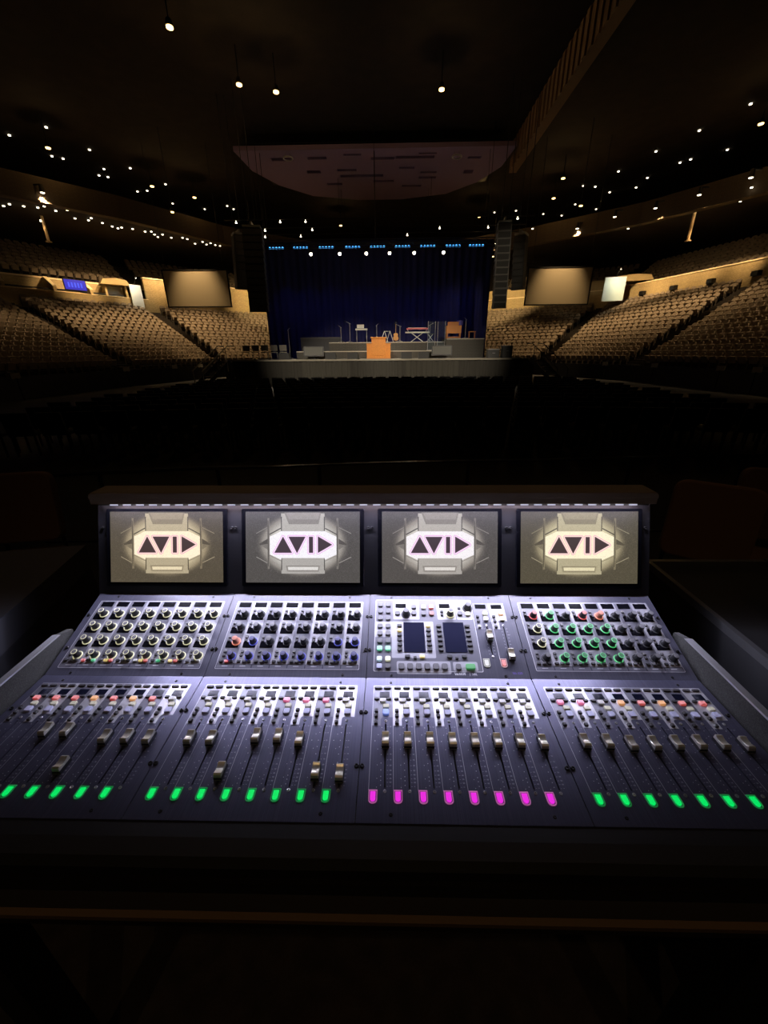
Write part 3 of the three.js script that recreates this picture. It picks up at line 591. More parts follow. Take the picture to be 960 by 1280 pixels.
// hanging loudspeaker columns
{
  const column = (x, z, n, w, top, mat, label, lean, turn) => {
    const g = thing('line_array', label, 'speaker', x, top - n * 0.36, z, turn);
    const cab = (() => { const s = new THREE.Shape([[-w / 2, 0], [w / 2, 0], [w / 2 - 0.03, 0.34], [-w / 2 + 0.03, 0.34]].map(p => new THREE.Vector2(...p))); return new THREE.ExtrudeGeometry(s, { depth: 0.6, bevelEnabled: true, bevelSize: 0.015, bevelThickness: 0.015, bevelSegments: 1 }).translate(0, 0, -0.6); })();
    const gr = box(w - 0.12, 0.27, 0.02, 0, 0.17, 0.03);
    let y = n * 0.36 - 0.36, zz = 0, xx = 0, a = 0;
    for (let k = 0; k < n; k++) {
      const c = mesh('speaker_cabinet', cab, mat, g, xx, y, zz); c.rotation.x = a;
      mesh('grille', gr, M(0.05, 0.048, 0.045, 0.8), c);
      a += k > n * 0.5 ? 0.035 : 0.006; y -= 0.355; zz -= 0.36 * Math.sin(a) * 0.6; xx += lean;
    }
    mesh('rigging_frame', join(box(w * 0.9, 0.1, 0.7, 0, n * 0.36 + 0.08, -0.3), box(0.1, 0.16, 0.8, 0, n * 0.36 + 0.2, -0.3)), mSteel, g);
    for (const s of [-1, 1]) mesh('hoist_chain', tube([s * 0.2, n * 0.36 + 0.2, -0.3], [s * 0.2, 14.95 - (top - n * 0.36), -0.3], 0.018, 6), mBlackMetal, g);
  };
  const grey = M(0.15, 0.14, 0.125, 0.6), dark = M(0.04, 0.038, 0.036, 0.6);  // grey: the same cabinets made lighter to show light on the right hang
  column(6.42, -26.4, 12, 0.8, 8.6, grey, 'tall column of loudspeaker boxes, lightened as if lit, hung beside the stage', 0.012, -0.12);
  column(-8.0, -26.4, 12, 1.1, 8.55, dark, 'wide dark column of loudspeaker boxes hung beside the tan screen', -0.012, 0.12);
  column(7.65, -27.6, 8, 0.7, 8.3, dark, 'shorter dark column of loudspeaker boxes behind the lightened column', 0.02, -0.6);
  column(-9.15, -27.6, 8, 0.7, 8.5, dark, 'shorter dark column of loudspeaker boxes behind the wide column', -0.02, 0.6);
}

// pale cards standing along the foot of the seat banks
for (const [x, z, t] of [[-17.5, -18.2, 0.9], [-17.05, -25.4, 0.8], [-16.3, -29.8, 0.7], [-15.7, -32.6, 0.6], [16.5, -25.4, -0.8], [16.9, -20.8, -0.9], [17.05, -18.9, -0.9], [15.6, -29.5, -0.7]]) {
  const g = thing('row_card', 'pale card on a short post along the foot of the seats', 'sign', x + (x < 0 ? 0.45 : -0.45), 0, z, t, 'cards along the foot of the seats');
  mesh('post', box(0.05, 0.95, 0.05, 0, 0.475, 0), mBlackMetal, g); mesh('card', box(0.34, 0.24, 0.02, 0, 1.05, 0), M(0.5, 0.47, 0.4, 0.7), g);
}

// ---------------------------------------------------------------- seats of the house
{
  const back = new THREE.ExtrudeGeometry((() => { const s = new THREE.Shape(); s.moveTo(-0.2, 0.06); s.lineTo(0.2, 0.06); s.lineTo(0.215, 0.32); s.quadraticCurveTo(0.215, 0.48, 0.08, 0.485); s.lineTo(-0.08, 0.485); s.quadraticCurveTo(-0.215, 0.48, -0.215, 0.32); s.lineTo(-0.2, 0.06); return s; })(), { depth: 0.05, bevelEnabled: true, bevelSize: 0.012, bevelThickness: 0.012, bevelSegments: 1, curveSegments: 4 });
  back.rotateX(-0.42).translate(0, 0.42, -0.06);
  const pan = box(0.4, 0.34, 0.06, 0, 0.17, 0).rotateX(0.34).translate(0, 0.38, 0.01);
  const arm = s => join(box(0.05, 0.04, 0.2, s * 0.245, 0.62, -0.03), box(0.04, 0.6, 0.07, s * 0.245, 0.3, -0.03));
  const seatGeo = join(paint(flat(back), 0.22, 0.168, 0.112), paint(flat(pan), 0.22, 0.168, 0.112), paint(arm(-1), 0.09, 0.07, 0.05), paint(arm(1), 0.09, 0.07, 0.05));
  const mSeat = new THREE.MeshStandardMaterial({ vertexColors: true, color: 0xffffff, roughness: 0.95 });
  const v = new THREE.Vector3(), near = [], far = [];
  camera.updateMatrixWorld(); camera.updateProjectionMatrix();
  for (const s of seatSpots) { v.set(s[0], s[1] + 0.6, s[2]).project(camera); s.inView = Math.abs(v.x) < 1.02 && Math.abs(v.y) < 1.02; s.far = Math.hypot(s[0], s[2]); }
  const order = seatSpots.filter(s => s.inView).sort((a, b) => a.far - b.far);
  order.forEach((s, i) => (i < 300 && s[4].length === 1 ? near : far).push(s));
  for (const s of near) {
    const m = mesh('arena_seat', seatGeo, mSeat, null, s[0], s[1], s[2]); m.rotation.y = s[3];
    tag(m, s[4] === 'L' ? 'brown fold-up arena seat in the lower rows below the open boxes' : 'brown fold-up arena seat in the lower rows below the cream parapet', 'seat', s[4] === 'L' ? 'lower arena seats below the boxes' : 'lower arena seats below the parapet');
  }
  const inst = new THREE.InstancedMesh(seatGeo, mSeat, far.length), mm = new THREE.Matrix4(), qq = new THREE.Quaternion(), one = new THREE.Vector3(1, 1, 1), Y = new THREE.Vector3(0, 1, 0);
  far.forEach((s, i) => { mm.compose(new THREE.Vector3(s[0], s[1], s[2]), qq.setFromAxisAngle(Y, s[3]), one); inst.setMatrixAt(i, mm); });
  inst.castShadow = inst.receiveShadow = true; inst.name = 'distant_arena_seats'; scene.add(inst);
  tag(inst, 'thousands of small brown arena seats rising in distant rows', 'seats', null, 'stuff');
}
// black chairs on the floor between the console and the stage
{
  const g = join(box(0.46, 0.06, 0.44, 0, 0.46, 0), box(0.46, 0.44, 0.05, 0, 0.72, -0.0).rotateX(0.12).translate(0, -0.02, 0.15), ...[-0.2, 0.2].flatMap(x => [-0.19, 0.19].map(z => box(0.03, 0.44, 0.03, x, 0.22, z))));
  g.scale(1, 0.95, 1); const m = M(0.01, 0.01, 0.012, 0.8);
  for (let r = 0; r < 12; r++) {
    const z = -8.4 - r * 0.98, half = Math.min(8.4, -z * 0.98);
    for (let k = -13; k <= 13; k++) {
      const x = -0.2 + k * 0.6 + (r % 2) * 0.3;
      if (Math.abs(x) > half) continue;
      const bend = 0.012 * x * x;
      const c = mesh('floor_chair', g, m, null, x, 0, z + bend); c.rotation.y = -x * 0.03 + (rnd() - 0.5) * 0.05;
      tag(c, 'black padded chair in the dark rows on the floor before the stage', 'chair', 'floor chairs before the stage');
    }
  }
}

// ---------------------------------------------------------------- table, platform
const TB = 1.2;                                      // table top height
{
  structure('floor_platform', box(7, 0.3, 5.2, 0, 0.15, 0.9), M(0.05, 0.035, 0.026, 0.95, 0, { map: concreteTex }), 'low dark carpeted platform under the mixing position');
  const t = thing('table', 'dark wooden table carrying the mixing console', 'table', CX, 0.3, -0.662);
  mesh('tabletop', box(1.44, 0.045, 0.78, 0, TB - 0.3 - 0.0225, 0), M(0.02, 0.014, 0.01, 0.6), t);
  mesh('edge_band', box(1.45, 0.009, 0.012, 0, TB - 0.3 - 0.006, 0.392), M(0.2, 0.125, 0.065, 0.4), t);
  for (const x of [-0.66, 0.66]) for (const z of [-0.33, 0.33]) mesh('leg', box(0.06, 0.855, 0.06, x, 0.4275, z), mBlackMetal, t);
}
// ---------------------------------------------------------------- the mixing console
const con = thing('mixing_console', 'large black mixing console with four glowing screens and lit faders', 'mixing console', CX, TB, -0.56);
const cy = h => EYE - h - TB, cz = d => -d + 0.56;   // (below the eye, ahead of the eye) -> console frame
const PITCH = 0.331, MODX = [-1.5, -0.5, 0.5, 1.5].map(k => k * PITCH);
const brushed = noiseTexture(256, 0.86, 1.0, 3, 0.3);
const mPanelSide = M(0.05, 0.05, 0.065, 0.5, 0.2), mBlackPlastic = M(0.011, 0.011, 0.012, 0.42), mGlossBlack = M(0.004, 0.004, 0.006, 0.1), mOled = new THREE.MeshPhysicalMaterial({ color: C(0.006, 0.007, 0.016), roughness: 0.15, specularIntensity: 0.35 }), mRecess = M(0.004, 0.004, 0.004, 0.8);
const mKeyDark = M(0.05, 0.05, 0.055, 0.45), mKeyMid = M(0.14, 0.14, 0.15, 0.45), mKeyWhite = M(0.72, 0.72, 0.7, 0.4), mKeyCream = M(0.75, 0.74, 0.55, 0.4), mKeyLavCast = M(0.5, 0.52, 0.72, 0.4);  // lavender key: a white key with the lavender light put into its colour
const mScrew = M(0.03, 0.03, 0.032, 0.3, 0.6), mScrewBright = M(0.5, 0.5, 0.52, 0.3, 0.9);
const lit = (r, g, b, k, br, bg, bb) => new THREE.MeshStandardMaterial({ color: C(br, bg, bb), roughness: 0.4, emissive: C(r, g, b), emissiveIntensity: k });
const mRed = lit(1, 0.06, 0.05, 0.28, 0.75, 0.45, 0.42), mPink = lit(1, 0.15, 0.4, 0.5, 0.75, 0.5, 0.55), mOrange = lit(1, 0.4, 0.12, 0.4, 0.7, 0.5, 0.3), mGreenKey = lit(0.05, 0.8, 0.35, 0.35, 0.4, 0.7, 0.5), mYellow = lit(1, 0.75, 0.2, 0.4, 0.8, 0.7, 0.4);
const btnCache = new Map();
function key(w, l, h, r = Math.min(w, l) * 0.28) {
  const id = [w, l, h].join();
  if (!btnCache.has(id)) btnCache.set(id, raised(roundRect(w, l, r), h, Math.min(h, w, l) * 0.22));
  return btnCache.get(id);
}
const gScrew = (() => { const g = new THREE.LatheGeometry([[0.0008, 0.0006], [0.0011, 0.0014], [0.0022, 0.0012], [0.0026, 0.0004], [0.0026, 0]].map(p => new THREE.Vector2(...p)), 14); return g; })();
const gFast = (() => { const g = new THREE.LatheGeometry([[0.0012, 0.001], [0.0016, 0.003], [0.003, 0.0028], [0.0036, 0.0016], [0.0036, 0]].map(p => new THREE.Vector2(...p)), 16); return g; })();
const at = (name, geo, mat, mod, u, v, y = 0) => mesh(name, geo, mat, mod, u, y, -v);

// panel: shape in (u, v) with holes, print on it
function panelGeo(w, v0, v1, holes) {
  const s = roundRect(w, v1 - v0, 0.002, 0, (v0 + v1) / 2);
  for (const [hw, hl, hu, hv] of holes) s.holes.push(new THREE.Path(roundRect(hw, hl, Math.min(hw, hl) * 0.3, hu, hv).getPoints(3)));
  const g = raised(s, 0.004).translate(0, -0.004, 0), p = g.attributes.position, uv = g.attributes.uv;
  for (let i = 0; i < p.count; i++) uv.setXY(i, (p.getX(i) + w / 2) / w, (-p.getZ(i) - v0) / (v1 - v0));
  return g;
}
function printer(W, v0, v1, pxm, draw, base) {        // canvas in metres: x right, y up the slope
  return canvasTexture(Math.round(W * pxm), Math.round((v1 - v0) * pxm), (c, w, h) => {
    c.fillStyle = base; c.fillRect(0, 0, w, h);
    let s = 99; const r = () => { s = (s * 1664525 + 1013904223) >>> 0; return s / 4294967296; };
    for (let i = 0; i < 900; i++) { const a = r() * 0.05; c.fillStyle = r() > 0.5 ? `rgba(255,255,255,${a})` : `rgba(0,0,0,${a})`; c.fillRect(r() * w, 0, 1 + r() * 2, h); }
    const X = u => (u + W / 2) * pxm, Y = v => (v1 - v) * pxm;
    draw(c, X, Y, pxm);
  });
}
const poly = (c, X, Y, pts) => { c.beginPath(); pts.forEach(([u, v], i) => i ? c.lineTo(X(u), Y(v)) : c.moveTo(X(u), Y(v))); c.closePath(); };
function rrect(c, X, Y, u0, u1, v0, v1, r, pxm) {
  const x = X(u0), y = Y(v1), w = X(u1) - x, h = Y(v0) - y, q = r * pxm;
  c.beginPath(); c.moveTo(x + q, y); c.lineTo(x + w - q, y); c.quadraticCurveTo(x + w, y, x + w, y + q); c.lineTo(x + w, y + h - q); c.quadraticCurveTo(x + w, y + h, x + w - q, y + h); c.lineTo(x + q, y + h); c.quadraticCurveTo(x, y + h, x, y + h - q); c.lineTo(x, y + q); c.quadraticCurveTo(x, y, x + q, y); c.closePath();
}
const BASE = '#545468', KBASE = '#444452', PADLIGHT = '#c2c2c9', PADMID = '#74747f', INK = '#d6d6dc';
const PADK = '#a2a2aa';
const PW = 0.3296, FV0 = -0.014, FV1 = 0.2455, KV1 = 0.2045;
const CH0 = -0.1489, CHW = 0.0373;

const faderPrint = printer(PW, FV0, FV1, 5200, (c, X, Y, k) => {
  for (let i = 0; i < 8; i++) {
    const a = CH0 + i * CHW, b = a + CHW - 0.0003;
    c.fillStyle = i % 2 ? PADLIGHT : PADMID;
    c.beginPath(); c.moveTo(X(a), Y(0.2255)); c.lineTo(X(b), Y(0.2255)); c.lineTo(X(b), Y(0.1553)); c.lineTo(X(a + 0.0205), Y(0.1553));
    c.quadraticCurveTo(X(a + 0.0155), Y(0.1553), X(a + 0.0155), Y(0.149)); c.lineTo(X(a + 0.0155), Y(0.1383)); c.lineTo(X(a), Y(0.1383)); c.closePath(); c.fill();
    c.strokeStyle = INK; c.lineWidth = 0.0006 * k; c.beginPath(); c.moveTo(X(a), Y(0.2255)); c.lineTo(X(a), Y(0.03)); c.stroke();
    c.fillStyle = INK; c.font = `${Math.round(0.0028 * k)}px sans-serif`; c.textAlign = 'left';
    const marks = ['12', '5', '0', '5', '10', '15', '20', '30', '40', '50', '60', '\u221e'], vs = [0.1365, 0.1235, 0.1095, 0.0975, 0.0865, 0.077, 0.068, 0.06, 0.0535, 0.0475, 0.042, 0.036];
    c.globalAlpha = 0.95;
    vs.forEach((v, j) => { c.fillText(marks[j], X(a + 0.0312), Y(v - 0.0009)); c.fillRect(X(a + 0.0272), Y(v), 0.002 * k, 0.0004 * k); });
    [0.1345, 0.124, 0.1095, 0.098, 0.0855, 0.0715, 0.0605, 0.0505, 0.0445, 0.0375].forEach((v, j) => { c.beginPath(); c.arc(X(a + 0.0178), Y(v), 0.0007 * k, 0, 7); c.fill(); if (j % 2) { c.beginPath(); c.arc(X(a + 0.0118), Y(v - 0.003), 0.0006 * k, 0, 7); c.fill(); } });
    c.globalAlpha = 1; c.beginPath(); c.arc(X(a + 0.0066), Y(0.1095), 0.0007 * k, 0, 7); c.fill();
  }
  const e = CH0 + 8 * CHW; c.strokeStyle = INK; c.lineWidth = 0.0007 * k; c.beginPath(); c.moveTo(X(CH0), Y(0.2255)); c.lineTo(X(e), Y(0.2255)); c.lineTo(X(e), Y(0.1553)); c.stroke();
}, BASE);
const encoderPrint = printer(PW, 0.001, KV1, 5200, (c, X, Y, k) => {
  for (let i = 0; i < 8; i++) {
    const a = -0.1486 + i * 0.03715, b = a + 0.0369;
    c.fillStyle = i % 2 ? '#9c9ca4' : '#6a6a74'; c.fillRect(X(a), Y(0.182), X(b) - X(a), Y(0.028) - Y(0.182));
    c.fillStyle = '#6c6c78'; c.fillRect(X(a + 0.001), Y(0.027), X(b) - X(a) - 0.002 * k, Y(0.0195) - Y(0.027));
    c.fillStyle = INK; c.fillRect(X(a + 0.012), Y(0.0242), 0.012 * k, 0.0012 * k);
  }
  c.strokeStyle = INK; c.lineWidth = 0.0009 * k; rrect(c, X, Y, -0.1494, 0.1494, 0.0178, 0.1828, 0.002, k); c.stroke();
}, KBASE);
const U = u => u - 0.1655;
const masterPrint = printer(PW, 0.001, KV1, 5200, (c, X, Y, k) => {
  const pad = (u0, u1, v0, v1, col, r = 0.003) => { c.fillStyle = col; rrect(c, X, Y, U(u0), U(u1), v0, v1, r, k); c.fill(); };
  pad(0.0145, 0.2384, 0.0147, 0.189, '#62626c');
  pad(0.0145, 0.0525, 0.0915, 0.131, PADK); pad(0.0515, 0.1452, 0.0437, 0.131, PADK);
  pad(0.0555, 0.1152, 0.1363, 0.187, PADK); pad(0.1565, 0.1985, 0.1363, 0.187, PADK); pad(0.2005, 0.2363, 0.1363, 0.187, PADK);
  pad(0.0618, 0.1735, 0.0095, 0.0367, PADK, 0.004); pad(0.1785, 0.2292, 0.0165, 0.0362, PADK, 0.004);
  pad(0.2405, 0.277, 0.1105, 0.181, '#6a6a74', 0.001);
  c.fillStyle = KBASE; c.fillRect(X(U(0.256)), Y(0.131), 0.0215 * k, 0.022 * k); c.fillRect(X(U(0.2385)), Y(0.1125), 0.04 * k, 0.004 * k);
  poly(c, X, Y, [[U(0.2793), 0.181], [U(0.3129), 0.181], [U(0.3129), 0.1331], [U(0.2935), 0.1331], [U(0.2935), 0.1125], [U(0.2793), 0.1125]]); c.fillStyle = PADK; c.fill();
  c.strokeStyle = INK; c.lineWidth = 0.0009 * k; rrect(c, X, Y, U(0.0145), U(0.2384), 0.0147, 0.189, 0.003, k); c.stroke();
  c.lineWidth = 0.0007 * k; c.beginPath(); c.moveTo(X(U(0.2776)), Y(0.181)); c.lineTo(X(U(0.2776)), Y(0.0417)); c.stroke();
  c.fillStyle = INK;
  for (const u of [0.2643, 0.3014]) for (let j = 0; j < 9; j++) { const v = 0.114 - j * 0.0075; c.globalAlpha = 0.8; c.fillRect(X(U(u + 0.004)), Y(v), (j === 2 ? 0.006 : 0.0035) * k, 0.0005 * k); c.fillRect(X(U(u - 0.0065)), Y(v), 0.0016 * k, 0.0007 * k); }
  c.globalAlpha = 1; c.font = `bold ${Math.round(0.0072 * k)}px sans-serif`; c.textAlign = 'left'; c.fillText('VENUE', X(U(0.1795)), Y(0.0077)); c.font = `${Math.round(0.0072 * k)}px sans-serif`; c.fillText('| S6L', X(U(0.2085)), Y(0.0077));
  c.fillStyle = '#7a5bd0'; c.font = `${Math.round(0.0055 * k)}px sans-serif`; c.fillText('S6L-32D', X(U(0.297)), Y(0.0105));
}, KBASE);
const panelMat = (map, metalness) => new THREE.MeshStandardMaterial({ map, roughness: 0.38, metalness });
const mFaderPanel = panelMat(faderPrint, 0.6), mEncoderPanel = panelMat(encoderPrint, 0.15), mMasterPanel = panelMat(masterPrint, 0.15);

// chassis and trim
mesh('chassis', sweep([[-0.29, 0.66], [-0.29, 0.635], [-0.33, 0.6125], [-0.589, 0.6125], [-0.783, 0.5455], [-0.862, 0.346], [-0.9, 0.346], [-0.93, 0.66], [-0.93, 0.7], [-0.29, 0.7]].map(([d, h]) => [-cz(-d), cy(h)]), -0.665, 0.665), mBlackPlastic, con);
mesh('armrest', sweep([[0.357, 0.6105], [0.352, 0.6068], [0.31, 0.6075], [0.29, 0.611], [0.281, 0.619], [0.2785, 0.632], [0.282, 0.656], [0.33, 0.66], [0.357, 0.66]].map(([d, h]) => [-cz(d), cy(h)]), -0.664, 0.664), M(0.012, 0.012, 0.013, 0.55), con);
const speckle = noiseTexture(128, 0.35, 1.0, 77, 0.15); speckle.repeat.set(14, 14);
const mCheek = M(0.085, 0.085, 0.08, 0.85, 0, { map: speckle }), mRim = M(0.5, 0.5, 0.53, 0.34, 0.6);
for (const s of [-1, 1]) {
  const x0 = s < 0 ? -0.682 : 0.67, prof = [[0.268, 0.585], [0.28, 0.563], [0.66, 0.563], [0.69, 0.572], [0.70, 0.7], [0.268, 0.7]];
  const ck = mesh('side_cheek', sweep(prof.map(([d, h]) => [-cz(d), cy(h)]), x0, x0 + 0.012), mCheek, con);
  const r = sweep([[0.285, 0.563], [0.285, 0.5605], [0.288, 0.5595], [0.655, 0.5595], [0.66, 0.563]].map(([d, h]) => [-cz(d), cy(h)]), x0 - 0.001, x0 + 0.0125);
  mesh('cheek_rim', r, mRim, ck);
}
// screen bridge
function frame(pan, u) {                             // a mesh placed in the frame of one of the three working planes
  const P = { F: [0.343, 0.606, 0], K: [0.589, 0.6075, Math.atan2(0.0679, 0.194)], S: [0.783, 0.54, Math.atan2(0.2, 0.078)] }[pan];
  return o => { o.position.set(u, cy(P[1]), cz(P[0])); o.rotation.x = P[2]; return o; };
}
const bridge = frame('S', 0)(mesh('screen_bridge', panelGeo(1.33, -0.001, 0.2147, []), M(0.022, 0.022, 0.028, 0.5, 0.2), con));
const visor = (() => {
  const s = new THREE.Shape(), w = 1.322, y0 = cy(0.312), y1 = cy(0.300);
  s.moveTo(-w / 2, y0); s.lineTo(w / 2, y0); s.quadraticCurveTo(w / 2, y1, w / 2 - 0.012, y1); s.lineTo(-w / 2 + 0.012, y1); s.quadraticCurveTo(-w / 2, y1, -w / 2, y0);
  return new THREE.ExtrudeGeometry(s, { depth: 0.05, bevelEnabled: true, bevelSize: 0.002, bevelThickness: 0.003, bevelSegments: 2, curveSegments: 10 }).translate(0, 0, cz(0.889));
})();
const vis = mesh('visor', visor, M(0.17, 0.13, 0.1, 0.7), con);
mesh('visor_lip', box(1.322, 0.0158, 0.004, 0, cy(0.3189), cz(0.8385)), M(0.17, 0.13, 0.1, 0.7), vis);
mesh('bridge_wall', box(1.33, 0.03, 0.03, 0, cy(0.331), cz(0.878)), mBlackPlastic, con);
// light strip: a carrier under the visor; glowing dashes stand in for LED scallops on the bridge
{
  const st = mesh('light_strip', box(1.28, 0.002, 0.006, 0, cy(0.3130), cz(0.854)), mBlackPlastic, con);
  const gL = box(0.018, 0.003, 0.003), mL = glow(0.74, 0.76, 1.0, 0.6);
  for (let k = 0; k < 40; k++) mesh('led_glow_dash', gL, mL, st, -0.624 + k * 0.032, cy(0.3374), cz(0.8598));
}
// touch screens
const logo = canvasTexture(1024, 636, (c, w, h) => {
  const sx = w / 841, sy = h / 530, P = (x, y) => [(x - 52) * sx, (y - 82) * sy];
  const pg = (pts, col) => { c.beginPath(); pts.forEach((p, i) => { const [x, y] = P(...p); i ? c.lineTo(x, y) : c.moveTo(x, y); }); c.closePath(); if (col) { c.fillStyle = col; c.fill(); } };
  c.fillStyle = '#4d4a45'; c.fillRect(0, 0, w, h);
  const rad = (x, y, r, col, a) => { const [px, py] = P(x, y), g = c.createRadialGradient(px, py, 10, px, py, r * sx); g.addColorStop(0, col); g.addColorStop(1, a); c.fillStyle = g; c.fillRect(0, 0, w, h); };
  c.save(); c.translate(w / 2, h * 0.46); c.scale(1, 0.72); const gg = c.createRadialGradient(0, 0, 60, 0, 0, 430); gg.addColorStop(0, '#f2f2ee'); gg.addColorStop(0.55, '#d4d2c8'); gg.addColorStop(0.82, '#8b867c'); gg.addColorStop(1, 'rgba(77,74,69,0)'); c.fillStyle = gg; c.fillRect(-w, -h, 2 * w, 2 * h); c.restore();
  // stone blocks above and below, with grooves
  pg([[315, 95], [635, 95], [635, 228], [315, 228]], '#b3b0a8'); pg([[338, 90], [610, 90], [590, 176], [372, 176]], '#86827b'); pg([[352, 90], [598, 90], [588, 140], [372, 140]], '#96928b');
  pg([[315, 428], [635, 428], [635, 545], [315, 545]], '#aaa79f'); pg([[348, 484], [600, 484], [590, 530], [358, 530]], '#8c8880'); pg([[362, 494], [588, 494], [584, 518], [366, 518]], '#dcdad2');
  c.fillStyle = '#4b4843';
  const ln = (x0, y0, x1, y1, t, col) => { c.strokeStyle = col || '#4b4843'; c.lineWidth = t * sx; c.beginPath(); c.moveTo(...P(x0, y0)); c.lineTo(...P(x1, y1)); c.stroke(); };
  for (const x of [221, 729]) { ln(x, 130, x, 510, 15, '#777269'); ln(x - 3, 150, x - 3, 490, 5); }
  for (const x of [317, 633]) { ln(x, 120, x, 226, 7); ln(x, 430, x, 520, 7); }
  ln(312, 206, 228, 252, 8); ln(638, 206, 724, 252, 8); ln(312, 450, 228, 408, 6, '#8c8880'); ln(638, 450, 724, 408, 6, '#8c8880');
  ln(210, 200, 130, 245, 5, '#8c8880'); ln(740, 200, 830, 245, 5, '#8c8880'); ln(210, 465, 130, 420, 5, '#9a968e'); ln(740, 465, 830, 420, 5, '#9a968e');
  pg([[148, 325], [214, 284], [214, 366]], '#4e4a44'); pg([[803, 325], [738, 284], [738, 366]], '#4e4a44'); pg([[160, 332], [214, 322], [214, 366]], '#77736b'); pg([[791, 332], [738, 322], [738, 366]], '#77736b');
  pg([[315, 228], [635, 228], [722, 268], [722, 402], [635, 440], [635, 428], [315, 428], [315, 440], [230, 402], [230, 268]], '#f4f3f4');
  // grain of the stone
  let s = 5; const r = () => { s = (s * 1664525 + 1013904223) >>> 0; return s / 4294967296; };
  for (let i = 0; i < 26000; i++) { c.fillStyle = r() > 0.5 ? 'rgba(255,255,255,0.10)' : 'rgba(0,0,0,0.10)'; c.fillRect(r() * w, r() * h, 3, 3); }
  // the mark: triangle up, triangle down, bar, triangle to the side, with pink outlines
  const marks = [[[265, 388], [328, 270], [392, 388]], [[370, 270], [492, 270], [431, 390]], [[520, 270], [548, 270], [548, 388], [520, 388]], [[586, 268], [688, 328], [586, 388]]];
  c.lineJoin = 'round';
  for (const m of marks) { pg(m); c.strokeStyle = '#e9b6e6'; c.lineWidth = 26 * sx; c.stroke(); }
  for (const m of marks) { pg(m); c.strokeStyle = '#ffffff'; c.lineWidth = 13 * sx; c.stroke(); }
  for (const m of marks) { pg(m); c.strokeStyle = '#b06fae'; c.lineWidth = 5 * sx; c.stroke(); }
  for (const m of marks) pg(m, '#3f3338');
});
const tints = [[1.0, 0.86, 0.62], [0.9, 0.88, 0.92], [0.9, 0.86, 0.88], [0.97, 0.88, 0.62]];
const gBezel = raised(roundRect(0.296, 0.188, 0.004), 0.005, 0.001), gDisp = new THREE.PlaneGeometry(0.2755, 0.1712).rotateX(-Math.PI / 2);
[-0.4935, -0.1625, 0.1662, 0.4962].forEach((u, i) => {
  const b = frame('S', u)(mesh('touchscreen', gBezel, mGlossBlack, con)); b.translateZ(-0.1135); b.translateY(0.0005);
  const m = new THREE.MeshStandardMaterial({ color: C(0.02, 0.02, 0.022), roughness: 0.22, emissive: C(...tints[i]), emissiveMap: logo, emissiveIntensity: 1.2 });
  mesh('display', gDisp, m, b, 0, 0.0053, -0.0012);
});
// fasteners on the seams
for (const [pan, v] of [['S', 0.161], ['K', 0.143], ['K', 0.0614], ['F', 0.165], ['F', 0.066]]) for (const u of [-PITCH, 0, PITCH]) for (const o of [-0.0045, 0.0045]) {
  const f = frame(pan, u + o)(mesh('fastener', gFast, mScrew, con)); f.translateZ(-v);
}
for (const [pan, v] of [['K', 0.143], ['K', 0.0614], ['F', 0.165], ['S', 0.161]]) for (const s of [-1, 1]) { const f = frame(pan, s * 0.6535)(mesh('fastener', gFast, mScrew, con)); f.translateZ(-v); }

// fader banks
const gCap = (() => {                                // saddle-shaped fader cap: profile along the slope, swept across
  const p = new THREE.Shape(); p.moveTo(-0.0112, 0.002); p.lineTo(-0.0105, 0.0125); p.lineTo(-0.0085, 0.0138); p.quadraticCurveTo(0, 0.0088, 0.0085, 0.0138); p.lineTo(0.0105, 0.0125); p.lineTo(0.0112, 0.002); p.lineTo(-0.0112, 0.002);
  const g = new THREE.ExtrudeGeometry(p, { depth: 0.0105, bevelEnabled: true, bevelSize: 0.0006, bevelThickness: 0.0006, bevelSegments: 1, curveSegments: 6 });
  return g.translate(0, 0, -0.00525).rotateY(Math.PI / 2);
})();
const gCapSkirt = box(0.0125, 0.006, 0.0235, 0, 0.004, 0), gCapLine = box(0.0122, 0.0004, 0.0009, 0, 0.0116, 0);
const gStem = box(0.0012, 0.008, 0.006, 0, -0.001, 0);
const mCap = M(0.72, 0.69, 0.58, 0.3, 0.75), mCapLine = M(0.8, 0.8, 0.78, 0.4);
const shield = (w, l) => { const s = new THREE.Shape(); s.moveTo(-w / 2, l / 2); s.lineTo(w / 2, l / 2); s.lineTo(w / 2, -l * 0.18); s.bezierCurveTo(w / 2, -l * 0.42, w * 0.25, -l / 2, 0, -l / 2); s.bezierCurveTo(-w * 0.25, -l / 2, -w / 2, -l * 0.42, -w / 2, -l * 0.18); s.closePath(); return s; };
const gLedRing = (() => { const s = shield(0.0132, 0.0188); s.holes.push(new THREE.Path(shield(0.0106, 0.0162).getPoints(4))); return raised(s, 0.0016, 0, 5); })();
const gLed = raised(shield(0.0082, 0.0134), 0.0022, 0.0005, 5);
const LEDS = { green: [glow(0.0, 0.62, 0.1, 1.15, 0.02), lit(0.0, 0.4, 0.08, 0.25, 0.1, 0.3, 0.15)], pink: [glow(0.8, 0.02, 0.7, 1.0, 0.02), lit(0.8, 0.2, 0.6, 0.3, 0.5, 0.3, 0.45)], white: [glow(0.8, 0.8, 0.75, 0.6, 0.3), lit(0.4, 0.4, 0.3, 0.2, 0.4, 0.4, 0.35)], red: [glow(0.9, 0.1, 0.06, 0.7, 0.3), lit(0.6, 0.2, 0.15, 0.3, 0.5, 0.4, 0.4)] };
function faderCap(mod, u, v) {
  const c = at('fader_cap', gCap, mCap, mod, u, v);
  return c;
}
function capBits(mod, u, v) { at('fader_skirt', gCapSkirt, mBlackPlastic, mod, u, v); at('fader_mark', gCapLine, mCapLine, mod, u, v); at('fader_stem', gStem, mRecess, mod, u, v); }
